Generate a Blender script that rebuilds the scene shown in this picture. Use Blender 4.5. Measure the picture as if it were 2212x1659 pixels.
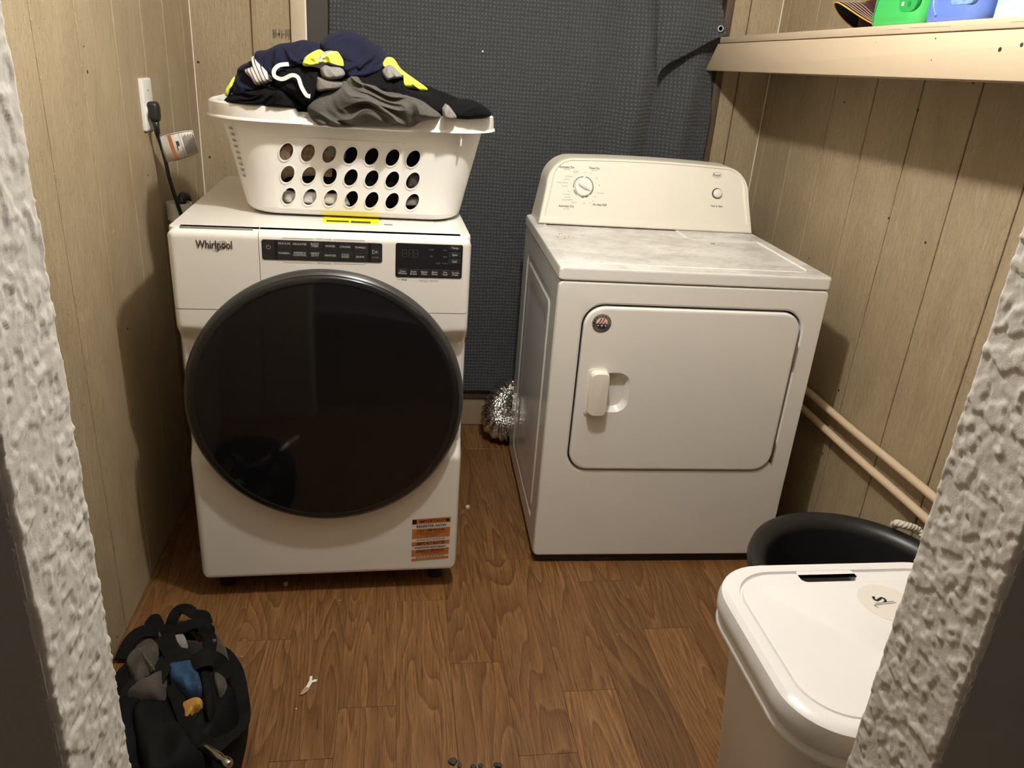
import bpy, bmesh, math, random
from mathutils import Vector, Matrix, noise
random.seed(7)
for o in list(bpy.data.objects): bpy.data.objects.remove(o)
SC = bpy.context.scene
COL = SC.collection
PI = math.pi

# ------------------------------------------------------------------ camera
FPX = 1665.24
CAMP = Vector((0, 0, 1.3891))
FW = Vector((0.14766324, 0.90922075, -0.38924696))
RT = Vector((0.98896035, -0.13081407, 0.06960678))
UP = Vector((-0.01236895, 0.39522817, 0.9184997))
cam = bpy.data.cameras.new('camera'); camo = bpy.data.objects.new('camera', cam); COL.objects.link(camo)
cam.sensor_fit = 'HORIZONTAL'; cam.sensor_width = 36; cam.lens = FPX / 2212 * 36; cam.clip_start = .01
mw = Matrix((RT, UP, -FW)).transposed().to_4x4(); mw.translation = CAMP
camo.matrix_world = mw
SC.camera = camo

# ------------------------------------------------------------------ world and exposure
w = bpy.data.worlds.new('world'); SC.world = w; w.use_nodes = True
w.node_tree.nodes['Background'].inputs[0].default_value = (.9, .92, 1, 1)
w.node_tree.nodes['Background'].inputs[1].default_value = .02
SC.view_settings.view_transform = 'Standard'; SC.view_settings.look = 'None'
SC.view_settings.gamma = 1; SC.view_settings.use_curve_mapping = False
SC.view_settings.exposure = 0.0
LAMP = (.26, 1.34, 2.065)      # the bare bulb on the ceiling of the laundry room
LAMP_STRENGTH = 1420
LAMP_COLOR = (1, .955, .885)

# ------------------------------------------------------------------ rays (photo pixel -> place)
def ray(x, y):
    return FW * FPX + RT * (x - 1106) + UP * (829.5 - y)
def at(x, y, ax, v):
    d = ray(x, y); t = (v - CAMP[ax]) / d[ax]
    return CAMP + d * t

# ------------------------------------------------------------------ materials
def nt(name):
    m = bpy.data.materials.new(name); m.use_nodes = True
    t = m.node_tree
    return m, t, t.nodes['Principled BSDF']
def N(t, kind, **kw):
    n = t.nodes.new(kind)
    for k, v in kw.items():
        if k.startswith('i_'): n.inputs[k[2:].replace('_', ' ')].default_value = v
        else: setattr(n, k, v)
    return n
def srgb(r, g, b):
    f = lambda c: (c / 255 / 12.92) if c / 255 <= .04045 else ((c / 255 + .055) / 1.055) ** 2.4
    return (f(r), f(g), f(b))
def c4(c): return (c[0], c[1], c[2], 1)
def ramp(t, fac, stops):
    r = t.nodes.new('ShaderNodeValToRGB')
    el = r.color_ramp.elements
    while len(el) < len(stops): el.new(.5)
    for e, (p, c) in zip(el, stops): e.position = p; e.color = c4(c)
    t.links.new(fac, r.inputs[0]); return r.outputs[0]
def mapped(t, scale=(1, 1, 1), loc=(0, 0, 0), kind='Object'):
    tc = t.nodes.new('ShaderNodeTexCoord'); mp = t.nodes.new('ShaderNodeMapping')
    mp.inputs['Scale'].default_value = scale; mp.inputs['Location'].default_value = loc
    t.links.new(tc.outputs[kind], mp.inputs[0]); return mp.outputs[0]
def noise_tex(t, vec, scale, detail=3, rough=.5, dist=0):
    n = N(t, 'ShaderNodeTexNoise'); n.inputs['Scale'].default_value = scale
    n.inputs['Detail'].default_value = detail; n.inputs['Roughness'].default_value = rough
    n.inputs['Distortion'].default_value = dist
    t.links.new(vec, n.inputs['Vector']); return n.outputs['Fac']
def bump(t, p, h, strength, dist=.002, prev=None):
    b = N(t, 'ShaderNodeBump'); b.inputs['Strength'].default_value = strength
    b.inputs['Distance'].default_value = dist
    t.links.new(h, b.inputs['Height'])
    if prev: t.links.new(prev, b.inputs['Normal'])
    t.links.new(b.outputs[0], p.inputs['Normal']); return b.outputs[0]
def mix(t, a, b, fac, mode='MIX'):
    m = N(t, 'ShaderNodeMix', data_type='RGBA', blend_type=mode)
    for s, v in ((6, a), (7, b), (0, fac)):
        if isinstance(v, (tuple, float, int)): m.inputs[s].default_value = c4(v) if isinstance(v, tuple) else v
        else: t.links.new(v, m.inputs[s])
    return m.outputs[2]
def math_n(t, op, a, b=None):
    m = N(t, 'ShaderNodeMath', operation=op)
    for i, v in enumerate((a, b)):
        if v is None: continue
        if isinstance(v, (int, float)): m.inputs[i].default_value = v
        else: t.links.new(v, m.inputs[i])
    return m.outputs[0]
def plain(name, col, rough=.5, metal=0, var=0, vscale=8, bmp=None, coat=0, spec=.5, scale=(1, 1, 1)):
    """a painted / plastic / cloth surface: base colour, slight blotching, fine relief"""
    m, t, p = nt(name)
    p.inputs['Base Color'].default_value = c4(col); p.inputs['Roughness'].default_value = rough
    p.inputs['Metallic'].default_value = metal; p.inputs['Coat Weight'].default_value = coat
    p.inputs['Specular IOR Level'].default_value = spec
    v = mapped(t, scale)
    f = noise_tex(t, v, vscale, 4)
    lo = tuple(c * (1 - var) for c in col); hi = tuple(min(1, c * (1 + var)) for c in col)
    t.links.new(ramp(t, f, [(.3, lo), (.7, hi)]), p.inputs['Base Color'])
    if bmp:
        bump(t, p, noise_tex(t, v, bmp[0], 4), bmp[1], bmp[2] if len(bmp) > 2 else .001)
    return m
def emis(name, col, s):
    m, t, p = nt(name)
    p.inputs['Base Color'].default_value = (0, 0, 0, 1)
    p.inputs['Emission Color'].default_value = c4(col); p.inputs['Emission Strength'].default_value = s
    return m

MT = {}
MT['white'] = plain('white enamel', (.80, .785, .75), .22, var=.012, vscale=3, coat=.3)
MT['white_side'] = plain('white enamel side', (.76, .745, .72), .16, var=.01, vscale=3, coat=.5)
MT['white_plastic'] = plain('white plastic', (.80, .78, .74), .35, var=.015, vscale=6)
MT['bisque'] = plain('ivory plastic', (.80, .76, .67), .33, var=.012, vscale=6)
MT['basket'] = plain('basket plastic', (.80, .785, .76), .38, var=.02, vscale=10)
MT['bin'] = plain('bin plastic', (.80, .79, .79), .32, var=.012, vscale=9)
MT['black_gloss'] = plain('black gloss', (.006, .006, .007), .06, var=.0, spec=.5)
MT['black_panel'] = plain('black control glass', (.012, .012, .014), .18, var=.05)
MT['black_plastic'] = plain('black plastic', (.015, .015, .016), .42, var=.15)
MT['dark_key'] = plain('dark key', (.022, .022, .024), .3, var=.05)
MT['rim_black'] = plain('rim black', (.012, .012, .013), .12, var=.02)
MT['bezel_grey'] = plain('bezel grey', (.045, .044, .043), .3, metal=.2, var=.03)
MT['gap'] = plain('gap dark', (.02, .018, .016), .8)
MT['print_dark'] = plain('print dark', (.055, .045, .042), .6)
MT['print_grey'] = plain('print grey', (.19, .175, .165), .6)
MT['print_light'] = plain('print light', (.55, .55, .56), .5)
MT['print_dim'] = plain('print dim', (.16, .15, .15), .5)
MT['segment'] = plain('display segment', (.06, .055, .055), .5)
MT['chrome'] = plain('chrome', (.62, .60, .57), .16, metal=1, var=.05)
MT['badge'] = plain('badge metal', (.10, .085, .075), .3, metal=.7, var=.05)
MT['badge_ring'] = plain('badge ring', (.45, .42, .39), .25, metal=.8)
MT['steel'] = plain('steel', (.45, .44, .42), .32, metal=1, var=.1)
MT['orange'] = plain('sticker orange', (.52, .19, .055), .35, var=.05)
MT['sticker_white'] = plain('sticker white', (.74, .70, .66), .3)
MT['yellow'] = plain('label yellow', (.85, .72, .02), .4)
MT['ink'] = plain('ink', (.012, .010, .010), .5)
MT['red'] = plain('print red', (.32, .03, .03), .5)
MT['navy_ink'] = plain('print navy', (.018, .018, .05), .5)
MT['rubber'] = plain('rubber', (.016, .016, .017), .6, var=.1)
MT['tub'] = plain('tub rubber', (.010, .010, .011), .38, var=.2, vscale=20, bmp=(60, .1))
MT['rope'] = plain('rope', (.70, .66, .58), .85, var=.1, vscale=120, bmp=(300, .5))
MT['shelf'] = plain('shelf paint', (.53, .425, .30), .5, var=.05, vscale=9, bmp=(40, .25, .002), scale=(1, .25, 1))
MT['trimp'] = plain('trim paint', (.50, .415, .30), .5, var=.04, bmp=(30, .2, .002), scale=(1, 1, .2))
MT['caulk'] = plain('caulk', (.74, .70, .60), .5)
MT['hole'] = plain('nail hole', (.02, .016, .012), .9)
MT['ceil'] = plain('ceiling paint', (.62, .60, .56), .8, var=.03, bmp=(60, .3))
MT['hallwall'] = plain('hall wall paint', (.42, .395, .37), .75, var=.03, bmp=(80, .3))
MT['dark_door'] = plain('dark door', (.055, .05, .047), .6, var=.12, vscale=14)
MT['brown_frame'] = plain('brown frame', (.09, .06, .042), .6, var=.15)
MT['smudge'] = plain('stamp smudge', (.16, .12, .085), .8, var=.4, vscale=80)
MT['yellow_reflection'] = plain('yellow reflection', (.78, .68, .30), .5, var=.2, vscale=60)  # reflection of the yellow label as a paint colour; not assigned anywhere

def wall_mat():
    m, t, p = nt('grooved wall paint')
    v = mapped(t, (1, 1, .07))
    v2 = mapped(t, (1, 1, .5))
    g = noise_tex(t, v, 140, 5, .6, 1.2)
    b = noise_tex(t, v2, 10, 4)
    c = ramp(t, b, [(.25, (.355, .276, .170)), (.6, (.405, .322, .204)), (.85, (.435, .352, .230))])
    c = mix(t, c, ramp(t, g, [(.35, (.84, .82, .79)), (.6, (1, 1, 1))]), .3, 'MULTIPLY')
    t.links.new(c, p.inputs['Base Color']); p.inputs['Roughness'].default_value = .48
    n1 = bump(t, p, ramp(t, g, [(.42, (0, 0, 0)), (.58, (1, 1, 1))]), .5, .002)
    vo = noise_tex(t, mapped(t, (1, 1, .45)), 120, 4, .6, .8)
    bump(t, p, ramp(t, vo, [(.52, (0, 0, 0)), (.62, (1, 1, 1))]), .5, .002, n1)
    return m
MT['wall'] = wall_mat()

def texture_wall(name, col):
    m, t, p = nt(name)
    v = mapped(t)
    f = noise_tex(t, v, 14, 4)
    t.links.new(ramp(t, f, [(.3, tuple(c * .95 for c in col)), (.7, col)]), p.inputs['Base Color'])
    p.inputs['Roughness'].default_value = .55
    h = noise_tex(t, v, 130, 5, .6)
    bump(t, p, ramp(t, h, [(.45, (0, 0, 0)), (.6, (1, 1, 1))]), .12, .002)
    return m
MT['knock'] = texture_wall('knockdown plaster', (.66, .63, .585))

def wood():
    m, t, p = nt('oak look floor')
    tc = t.nodes.new('ShaderNodeTexCoord')
    oi = t.nodes.new('ShaderNodeObjectInfo')
    at_ = N(t, 'ShaderNodeAttribute', attribute_type='OBJECT', attribute_name='tone')
    rnd = math_n(t, 'MULTIPLY', oi.outputs['Random'], 37.0)
    cmb = t.nodes.new('ShaderNodeCombineXYZ')
    t.links.new(rnd, cmb.inputs[0]); t.links.new(rnd, cmb.inputs[1]); t.links.new(rnd, cmb.inputs[2])
    add = N(t, 'ShaderNodeVectorMath', operation='ADD')
    mp = t.nodes.new('ShaderNodeMapping'); mp.inputs['Scale'].default_value = (1, .03, 1)
    t.links.new(tc.outputs['Object'], mp.inputs[0])
    t.links.new(mp.outputs[0], add.inputs[0]); t.links.new(cmb.outputs[0], add.inputs[1])
    fine = noise_tex(t, add.outputs[0], 420, 6, .7, .4)
    # cathedral figure: rings stretched along the plank
    mp2 = t.nodes.new('ShaderNodeMapping'); mp2.inputs['Scale'].default_value = (1, .11, 1)
    t.links.new(tc.outputs['Object'], mp2.inputs[0])
    add2 = N(t, 'ShaderNodeVectorMath', operation='ADD')
    r2 = math_n(t, 'MULTIPLY', oi.outputs['Random'], 9.0)
    cm2 = t.nodes.new('ShaderNodeCombineXYZ'); t.links.new(r2, cm2.inputs[0])
    r3 = math_n(t, 'MULTIPLY', math_n(t, 'FRACT', rnd), 7.0)
    t.links.new(r3, cm2.inputs[1])
    t.links.new(mp2.outputs[0], add2.inputs[0]); t.links.new(cm2.outputs[0], add2.inputs[1])
    fig = noise_tex(t, add2.outputs[0], 7.5, 1.5, .45, .25)
    cont = math_n(t, 'FRACT', math_n(t, 'MULTIPLY', fig, 21.0))      # growth rings: contour lines of a stretched field
    broad = noise_tex(t, add.outputs[0], 34, 4, .6)
    base = ramp(t, cont, [(.0, srgb(106, 72, 40)), (.18, srgb(119, 84, 49)), (.75, srgb(132, 96, 59)), (.93, srgb(138, 102, 64)), (1, srgb(112, 77, 44))])
    c = mix(t, base, ramp(t, fine, [(.36, (.30, .27, .24)), (.47, (.86, .85, .84)), (.58, (1.0, 1.0, 1.0)), (.72, (1.25, 1.22, 1.16))]), .9, 'MULTIPLY')
    c = mix(t, c, ramp(t, broad, [(.3, (.78, .76, .74)), (.7, (1.1, 1.1, 1.08))]), .8, 'MULTIPLY')
    c = mix(t, c, at_.outputs['Color'], 1.0, 'MULTIPLY')
    t.links.new(c, p.inputs['Base Color'])
    p.inputs['Roughness'].default_value = .38
    bump(t, p, fine, .18, .001)
    return m
MT['wood'] = wood()

def fabric(name, col, rough=.9, scale=400, strength=.4, var=.15, vs=20, sheen=.1):
    m, t, p = nt(name)
    v = mapped(t)
    f = noise_tex(t, v, vs, 4)
    f2 = noise_tex(t, v, scale, 2)
    c = ramp(t, f, [(.3, tuple(x * (1 - var) for x in col)), (.7, tuple(x * (1 + var) for x in col))])
    c = mix(t, c, ramp(t, f2, [(.3, (.75, .75, .75)), (.7, (1.2, 1.2, 1.2))]), .7, 'MULTIPLY')
    t.links.new(c, p.inputs['Base Color']); p.inputs['Roughness'].default_value = rough
    p.inputs['Sheen Weight'].default_value = sheen; p.inputs['Specular IOR Level'].default_value = .12
    bump(t, p, f2, strength, .0015)
    return m
MT['navy'] = fabric('navy fleece', (.0095, .0105, .028), vs=9, sheen=.03)
MT['blackcloth'] = fabric('black cloth', (.0042, .0042, .005), sheen=.0)
MT['greycloth'] = fabric('grey trousers', (.070, .066, .058), vs=12)
MT['greyband'] = fabric('grey waistband', (.15, .135, .12), vs=20)
MT['hivis'] = fabric('high visibility yellow', (.74, .80, .085), scale=200, strength=.15, var=.06)
MT['reflect'] = fabric('reflective tape', (.34, .34, .27), scale=300, strength=.1, rough=.5)
MT['sock'] = fabric('grey marl', (.20, .19, .18), scale=420, strength=.5, var=.25, vs=600)
MT['whitecloth'] = fabric('white cloth', (.62, .60, .57), scale=300, strength=.2, var=.06)
MT['towel'] = fabric('brown towel', (.20, .135, .09), scale=160, strength=1.0, var=.3, vs=90)
MT['bagblack'] = fabric('bag nylon', (.0045, .0043, .0043), rough=.7, scale=500, var=.35, sheen=.0)
MT['strapblack'] = fabric('strap webbing', (.0062, .0058, .0054), rough=.8, scale=600, sheen=.0)
MT['baggrey'] = fabric('bag grey', (.058, .048, .041), rough=.85, scale=300, var=.3)
MT['bagblue'] = fabric('bag blue lining', (.022, .055, .12), rough=.45, scale=100, var=.3, strength=.1)
MT['bagtan'] = fabric('tan leather', (.50, .26, .055), rough=.6, scale=80, var=.12, strength=.15)
MT['bagdark'] = fabric('bag inside', (.006, .006, .006), rough=.9)
MT['maroon'] = fabric('maroon cap', (.045, .012, .014), rough=.85, scale=500)
MT['capunder'] = fabric('cap underside', (.008, .007, .010), rough=.9)
MT['capgold'] = fabric('cap gold', (.65, .38, .06), rough=.7)
def stripes():
    m, t, p = nt('striped shirt')
    v = mapped(t, (1, 1, 1))
    rot = t.nodes.new('ShaderNodeMapping'); rot.inputs['Rotation'].default_value = (0, math.radians(28), 0)
    t.links.new(v, rot.inputs[0])
    wv = N(t, 'ShaderNodeTexWave', wave_type='BANDS', bands_direction='X')
    wv.inputs['Scale'].default_value = 42; wv.inputs['Distortion'].default_value = .6
    t.links.new(rot.outputs[0], wv.inputs['Vector'])
    t.links.new(ramp(t, wv.outputs['Fac'], [(.10, (.03, .03, .05)), (.2, (.55, .52, .49))]), p.inputs['Base Color'])
    p.inputs['Roughness'].default_value = .9
    return m
MT['striped'] = stripes()
def blanket_mat():
    m, t, p = nt('quilted moving blanket')
    tc = t.nodes.new('ShaderNodeTexCoord'); sx = t.nodes.new('ShaderNodeSeparateXYZ')
    wob = N(t, 'ShaderNodeTexNoise'); wob.inputs['Scale'].default_value = 9
    t.links.new(tc.outputs['UV'], wob.inputs['Vector'])
    ad = N(t, 'ShaderNodeVectorMath', operation='MULTIPLY_ADD')
    t.links.new(wob.outputs['Color'], ad.inputs[0]); ad.inputs[1].default_value = (.012, .012, .012)
    t.links.new(tc.outputs['UV'], ad.inputs[2])
    t.links.new(ad.outputs[0], sx.inputs[0])
    k = 2 * PI / .0122
    a = math_n(t, 'MULTIPLY_ADD', math_n(t, 'SINE', math_n(t, 'MULTIPLY', sx.outputs[0], k)), .5); a.node.inputs[2].default_value = .5
    b = math_n(t, 'MULTIPLY_ADD', math_n(t, 'SINE', math_n(t, 'MULTIPLY', sx.outputs[1], k * .95)), .5); b.node.inputs[2].default_value = .5
    ab = math_n(t, 'MULTIPLY', a, b)
    q = math_n(t, 'MAXIMUM', math_n(t, 'ABSOLUTE', a), math_n(t, 'ABSOLUTE', b))
    n = noise_tex(t, tc.outputs['UV'], 300, 3)
    h = math_n(t, 'ADD', math_n(t, 'MULTIPLY', q, -1), math_n(t, 'MULTIPLY', n, .6))
    spots = math_n(t, 'MULTIPLY', ab, math_n(t, 'POWER', n, 1.5))
    c = ramp(t, math_n(t, 'ADD', math_n(t, 'MULTIPLY', spots, 1.5), .1), [(.1, (.039, .0425, .047)), (.35, (.056, .0605, .066)), (.75, (.115, .122, .130))])
    t.links.new(c, p.inputs['Base Color']); p.inputs['Roughness'].default_value = .92
    p.inputs['Sheen Weight'].default_value = .15
    bump(t, p, math_n(t, 'ADD', ab, math_n(t, 'MULTIPLY', n, .4)), .7, .004)
    return m
MT['blanket'] = blanket_mat()
def foil():
    m, t, p = nt('crinkled foil')
    p.inputs['Metallic'].default_value = 1; p.inputs['Base Color'].default_value = (.80, .79, .77, 1)
    p.inputs['Roughness'].default_value = .2
    v = mapped(t)
    vo = N(t, 'ShaderNodeTexVoronoi', feature='F1'); vo.inputs['Scale'].default_value = 110
    t.links.new(v, vo.inputs['Vector'])
    bump(t, p, vo.outputs['Distance'], .6, .005)
    return m
MT['foil'] = foil()
def lid_mat():
    m, t, p = nt('dusty dryer lid')
    v = mapped(t, (1, 1.5, 1)); v1 = mapped(t)
    a = noise_tex(t, v, 6, 6, .68, .3); s = noise_tex(t, mapped(t, (1, 2.2, 1)), 42, 6, .75, .5); f = noise_tex(t, v1, 210, 3, .7)
    base = (.78, .765, .73)
    d = ramp(t, a, [(.40, (1, 1, 1)), (.54, (.80, .79, .78)), (.68, (.60, .59, .58))])
    d = mix(t, d, ramp(t, s, [(.52, (1, 1, 1)), (.60, (.84, .83, .82)), (.72, (.62, .61, .60))]), .9, 'MULTIPLY')
    d = mix(t, d, ramp(t, f, [(.68, (1, 1, 1)), (.76, (.45, .43, .40))]), .9, 'MULTIPLY')
    g = N(t, 'ShaderNodeNewGeometry'); sz = t.nodes.new('ShaderNodeSeparateXYZ'); t.links.new(g.outputs['Normal'], sz.inputs[0])
    up = ramp(t, sz.outputs[2], [(.90, (0, 0, 0)), (.99, (1, 1, 1))])      # dust only settles on the flat top
    c = mix(t, base, mix(t, base, d, 1.0, 'MULTIPLY'), up)
    t.links.new(c, p.inputs['Base Color']); p.inputs['Roughness'].default_value = .35
    return m
MT['lid'] = lid_mat()
def jug_mat(name, col):
    return plain(name, col, .28, var=.03, vscale=10, coat=.2)
MT['green'] = jug_mat('green jug', (.06, .46, .11)); MT['greenlab'] = plain('green label', (.03, .33, .07), .4)
MT['greendark'] = plain('green seam', (.02, .2, .05), .5)
MT['blue'] = jug_mat('blue jug', (.12, .20, .58)); MT['bluelab'] = plain('blue label', (.19, .31, .56), .4, var=.25, vscale=60, scale=(1, 1, 5))
MT['pouch'] = plain('pale blue pouch', (.42, .56, .74), .3, var=.2, vscale=30, scale=(1, 1, 4), bmp=(40, .4, .003))

# ------------------------------------------------------------------ mesh tools
def wn(o):
    m = o.modifiers.new('normals', 'WEIGHTED_NORMAL'); m.keep_sharp = True; m.weight = 100; return o
class MB:
    def __init__(s): s.v = []; s.f = []
    def add(s, vf, M=None):
        v, f = vf; n = len(s.v)
        s.v += [tuple(M @ Vector(q)) if M else tuple(q) for q in v]
        s.f += [tuple(i + n for i in q) for q in f]; return s
    def build(s, name, m, parent=None, smooth=False, bevel=0, seg=2, auto=None, uv=None, weld=False):
        return mesh_obj(name, s.v, s.f, m, parent, smooth, bevel, seg, auto, weld)
def mesh_obj(name, v, f, m, parent=None, smooth=False, bevel=0, seg=2, auto=None, weld=False):
    me = bpy.data.meshes.new(name); me.from_pydata([tuple(q) for q in v], [], [tuple(q) for q in f])
    bm = bmesh.new(); bm.from_mesh(me)
    if weld: bmesh.ops.remove_doubles(bm, verts=bm.verts, dist=1e-5)
    bmesh.ops.recalc_face_normals(bm, faces=bm.faces)
    if bevel:
        es = [e for e in bm.edges if len(e.link_faces) == 2 and e.calc_face_angle(0) > .6]
        bmesh.ops.bevel(bm, geom=es, offset=bevel, segments=seg, affect='EDGES', profile=.5, clamp_overlap=True)
        smooth = True; auto = auto or 35
    bm.to_mesh(me); bm.free()
    if smooth:
        me.polygons.foreach_set('use_smooth', [True] * len(me.polygons))
        if auto: me.set_sharp_from_angle(angle=math.radians(auto))
    me.materials.append(m if not isinstance(m, str) else MT[m])
    o = bpy.data.objects.new(name, me); COL.objects.link(o)
    if parent: o.parent = parent
    return o
def box(x0, x1, y0, y1, z0, z1):
    v = [(x, y, z) for x in (x0, x1) for y in (y0, y1) for z in (z0, z1)]
    return v, [(0, 1, 3, 2), (4, 6, 7, 5), (0, 4, 5, 1), (2, 3, 7, 6), (0, 2, 6, 4), (1, 5, 7, 3)]
def bx(name, dims, m, parent=None, bevel=.002, seg=2):
    v, f = box(*dims); return mesh_obj(name, v, f, m, parent, bevel=bevel, seg=seg)
def loft(loops, closed=True, cap0=False, cap1=False):
    n = len(loops[0]); v = [q for l in loops for q in l]; f = []
    for i in range(len(loops) - 1):
        for j in range(n if closed else n - 1):
            k = (j + 1) % n
            f.append((i * n + j, i * n + k, (i + 1) * n + k, (i + 1) * n + j))
    if cap0: f.append(tuple(range(n))[::-1])
    if cap1: f.append(tuple((len(loops) - 1) * n + j for j in range(n)))
    return v, f
def rrect(w, h, r, n=6, cx=0, cz=0, ns=1):
    """rounded rectangle (2D) counter-clockwise; w,h full sizes"""
    r = max(1e-4, min(r, w / 2 - 1e-4, h / 2 - 1e-4)); pts = []
    cs = [(w / 2 - r, -h / 2 + r, -90), (w / 2 - r, h / 2 - r, 0), (-w / 2 + r, h / 2 - r, 90), (-w / 2 + r, -h / 2 + r, 180)]
    for ci, (x, z, a) in enumerate(cs):
        arc = [(cx + x + r * math.cos(math.radians(a + 90 * k / n)), cz + z + r * math.sin(math.radians(a + 90 * k / n))) for k in range(n + 1)]
        pts += arc
        if ns > 1:
            nx = cs[(ci + 1) % 4]; a2 = math.radians(nx[2])
            e = (cx + nx[0] + r * math.cos(a2), cz + nx[1] + r * math.sin(a2)); s0 = arc[-1]
            pts += [(s0[0] + (e[0] - s0[0]) * k / ns, s0[1] + (e[1] - s0[1]) * k / ns) for k in range(1, ns)]
    return pts
def xz(loop, y): return [(x, y, z) for x, z in loop]
def xy(loop, z): return [(x, y, z) for x, y in loop]
def lathe(prof, n=48, axis='z', c=(0, 0, 0), a0=0, a1=2 * PI):
    """prof: (r, h). axis z or y"""
    loops = []
    for r, h in prof:
        l = []
        for k in range(n):
            a = a0 + (a1 - a0) * k / n
            if axis == 'z': l.append((c[0] + r * math.cos(a), c[1] + r * math.sin(a), c[2] + h))
            elif axis == 'y': l.append((c[0] + r * math.cos(a), c[1] + h, c[2] + r * math.sin(a)))
            else: l.append((c[0] + h, c[1] + r * math.cos(a), c[2] + r * math.sin(a)))
        loops.append(l)
    return loft(loops, True, prof[0][0] > 1e-6, prof[-1][0] > 1e-6)
def spline(pts, n=8, closed=False):
    P = [Vector(q) for q in pts]; out = []; L = len(P)
    rng = range(L) if closed else range(L - 1)
    for i in rng:
        g = (lambda k: P[k % L]) if closed else (lambda k: P[max(0, min(L - 1, k))])
        a, b, c, d = g(i - 1), g(i), g(i + 1), g(i + 2)
        for k in range(n):
            t = k / n
            out.append(.5 * ((2 * b) + (c - a) * t + (2 * a - 5 * b + 4 * c - d) * t * t + (3 * b - a - 3 * c + d) * t ** 3))
    if not closed: out.append(P[-1])
    return out
def tube(path, r, n=10, caps=True):
    P = [Vector(q) for q in path]; loops = []; up = None
    for i, q in enumerate(P):
        t = (P[min(i + 1, len(P) - 1)] - P[max(i - 1, 0)]).normalized()
        if up is None:
            up = Vector((0, 0, 1)) if abs(t.z) < .9 else Vector((1, 0, 0))
        s = t.cross(up).normalized(); up = s.cross(t).normalized()
        rr = r(i / (len(P) - 1)) if callable(r) else r
        loops.append([q + (s * math.cos(a) + up * math.sin(a)) * rr for a in (2 * PI * k / n for k in range(n))])
    return loft(loops, True, caps, caps)
def ribbon(path, width, th, nrm, twist=None):
    """strap: nrm = function(i)->normal or a vector"""
    P = [Vector(q) for q in path]; loops = []
    for i, q in enumerate(P):
        t = (P[min(i + 1, len(P) - 1)] - P[max(i - 1, 0)]).normalized()
        nn = Vector(nrm(i / (len(P) - 1))) if callable(nrm) else Vector(nrm)
        s = t.cross(nn).normalized(); nn = s.cross(t).normalized()
        w_ = width / 2
        loops.append([q + s * w_ + nn * th / 2, q - s * w_ + nn * th / 2, q - s * w_ - nn * th / 2, q + s * w_ - nn * th / 2])
    return loft(loops, True, True, True)
def text_geo(s, size, align='CENTER', bold=0, shear=0, space=1, sx=1):
    cu = bpy.data.curves.new('t', 'FONT'); cu.body = s; cu.size = size; cu.align_x = align; cu.align_y = 'CENTER'
    cu.resolution_u = 2; cu.offset = bold; cu.shear = shear; cu.space_character = space; cu.space_line = .85
    o = bpy.data.objects.new('t', cu); COL.objects.link(o)
    dg = bpy.context.evaluated_depsgraph_get(); me = bpy.data.meshes.new_from_object(o.evaluated_get(dg))
    v = [(q.co.x * sx, q.co.y, 0) for q in me.vertices]; f = [tuple(p.vertices) for p in me.polygons]
    bpy.data.objects.remove(o); bpy.data.meshes.remove(me); bpy.data.curves.remove(cu)
    return v, f
def txt(mb, s, size, x, z, y, rot=0, **kw):
    """lettering standing in the XZ plane, facing -Y"""
    M = Matrix.Translation((x, y, z)) @ Matrix.Rotation(-rot, 4, 'Y') @ Matrix.Rotation(PI / 2, 4, 'X')
    mb.add(text_geo(s, size, **kw), M)
def thing(name, label, cat, loc=(0, 0, 0), rz=0, group=None):
    o = bpy.data.objects.new(name, None); COL.objects.link(o); o.empty_display_size = .05
    o.location = loc; o.rotation_euler = (0, 0, rz); return tag(o, label, cat, group)
def tag(o, label, cat=None, group=None, kind=None):
    o['label'] = label
    if cat: o['category'] = cat
    if group: o['group'] = group
    if kind: o['kind'] = kind
    return o
def struct(o, label): o['kind'] = 'structure'; o['label'] = label; return o
def ss(a, b, x):
    t = max(0, min(1, (x - a) / (b - a))); return t * t * (3 - 2 * t)
def fill_between(outer, inner):
    """flat face between an outer loop and a hole"""
    bm = bmesh.new(); es = []
    for L in (outer, inner):
        vs = [bm.verts.new(q) for q in L]; es += [bm.edges.new((vs[i], vs[(i + 1) % len(vs)])) for i in range(len(vs))]
    bmesh.ops.triangle_fill(bm, edges=es, use_beauty=True)
    bm.verts.index_update(); V = [tuple(v.co) for v in bm.verts]; F = [tuple(v.index for v in f.verts) for f in bm.faces]; bm.free()
    return V, F
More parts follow.
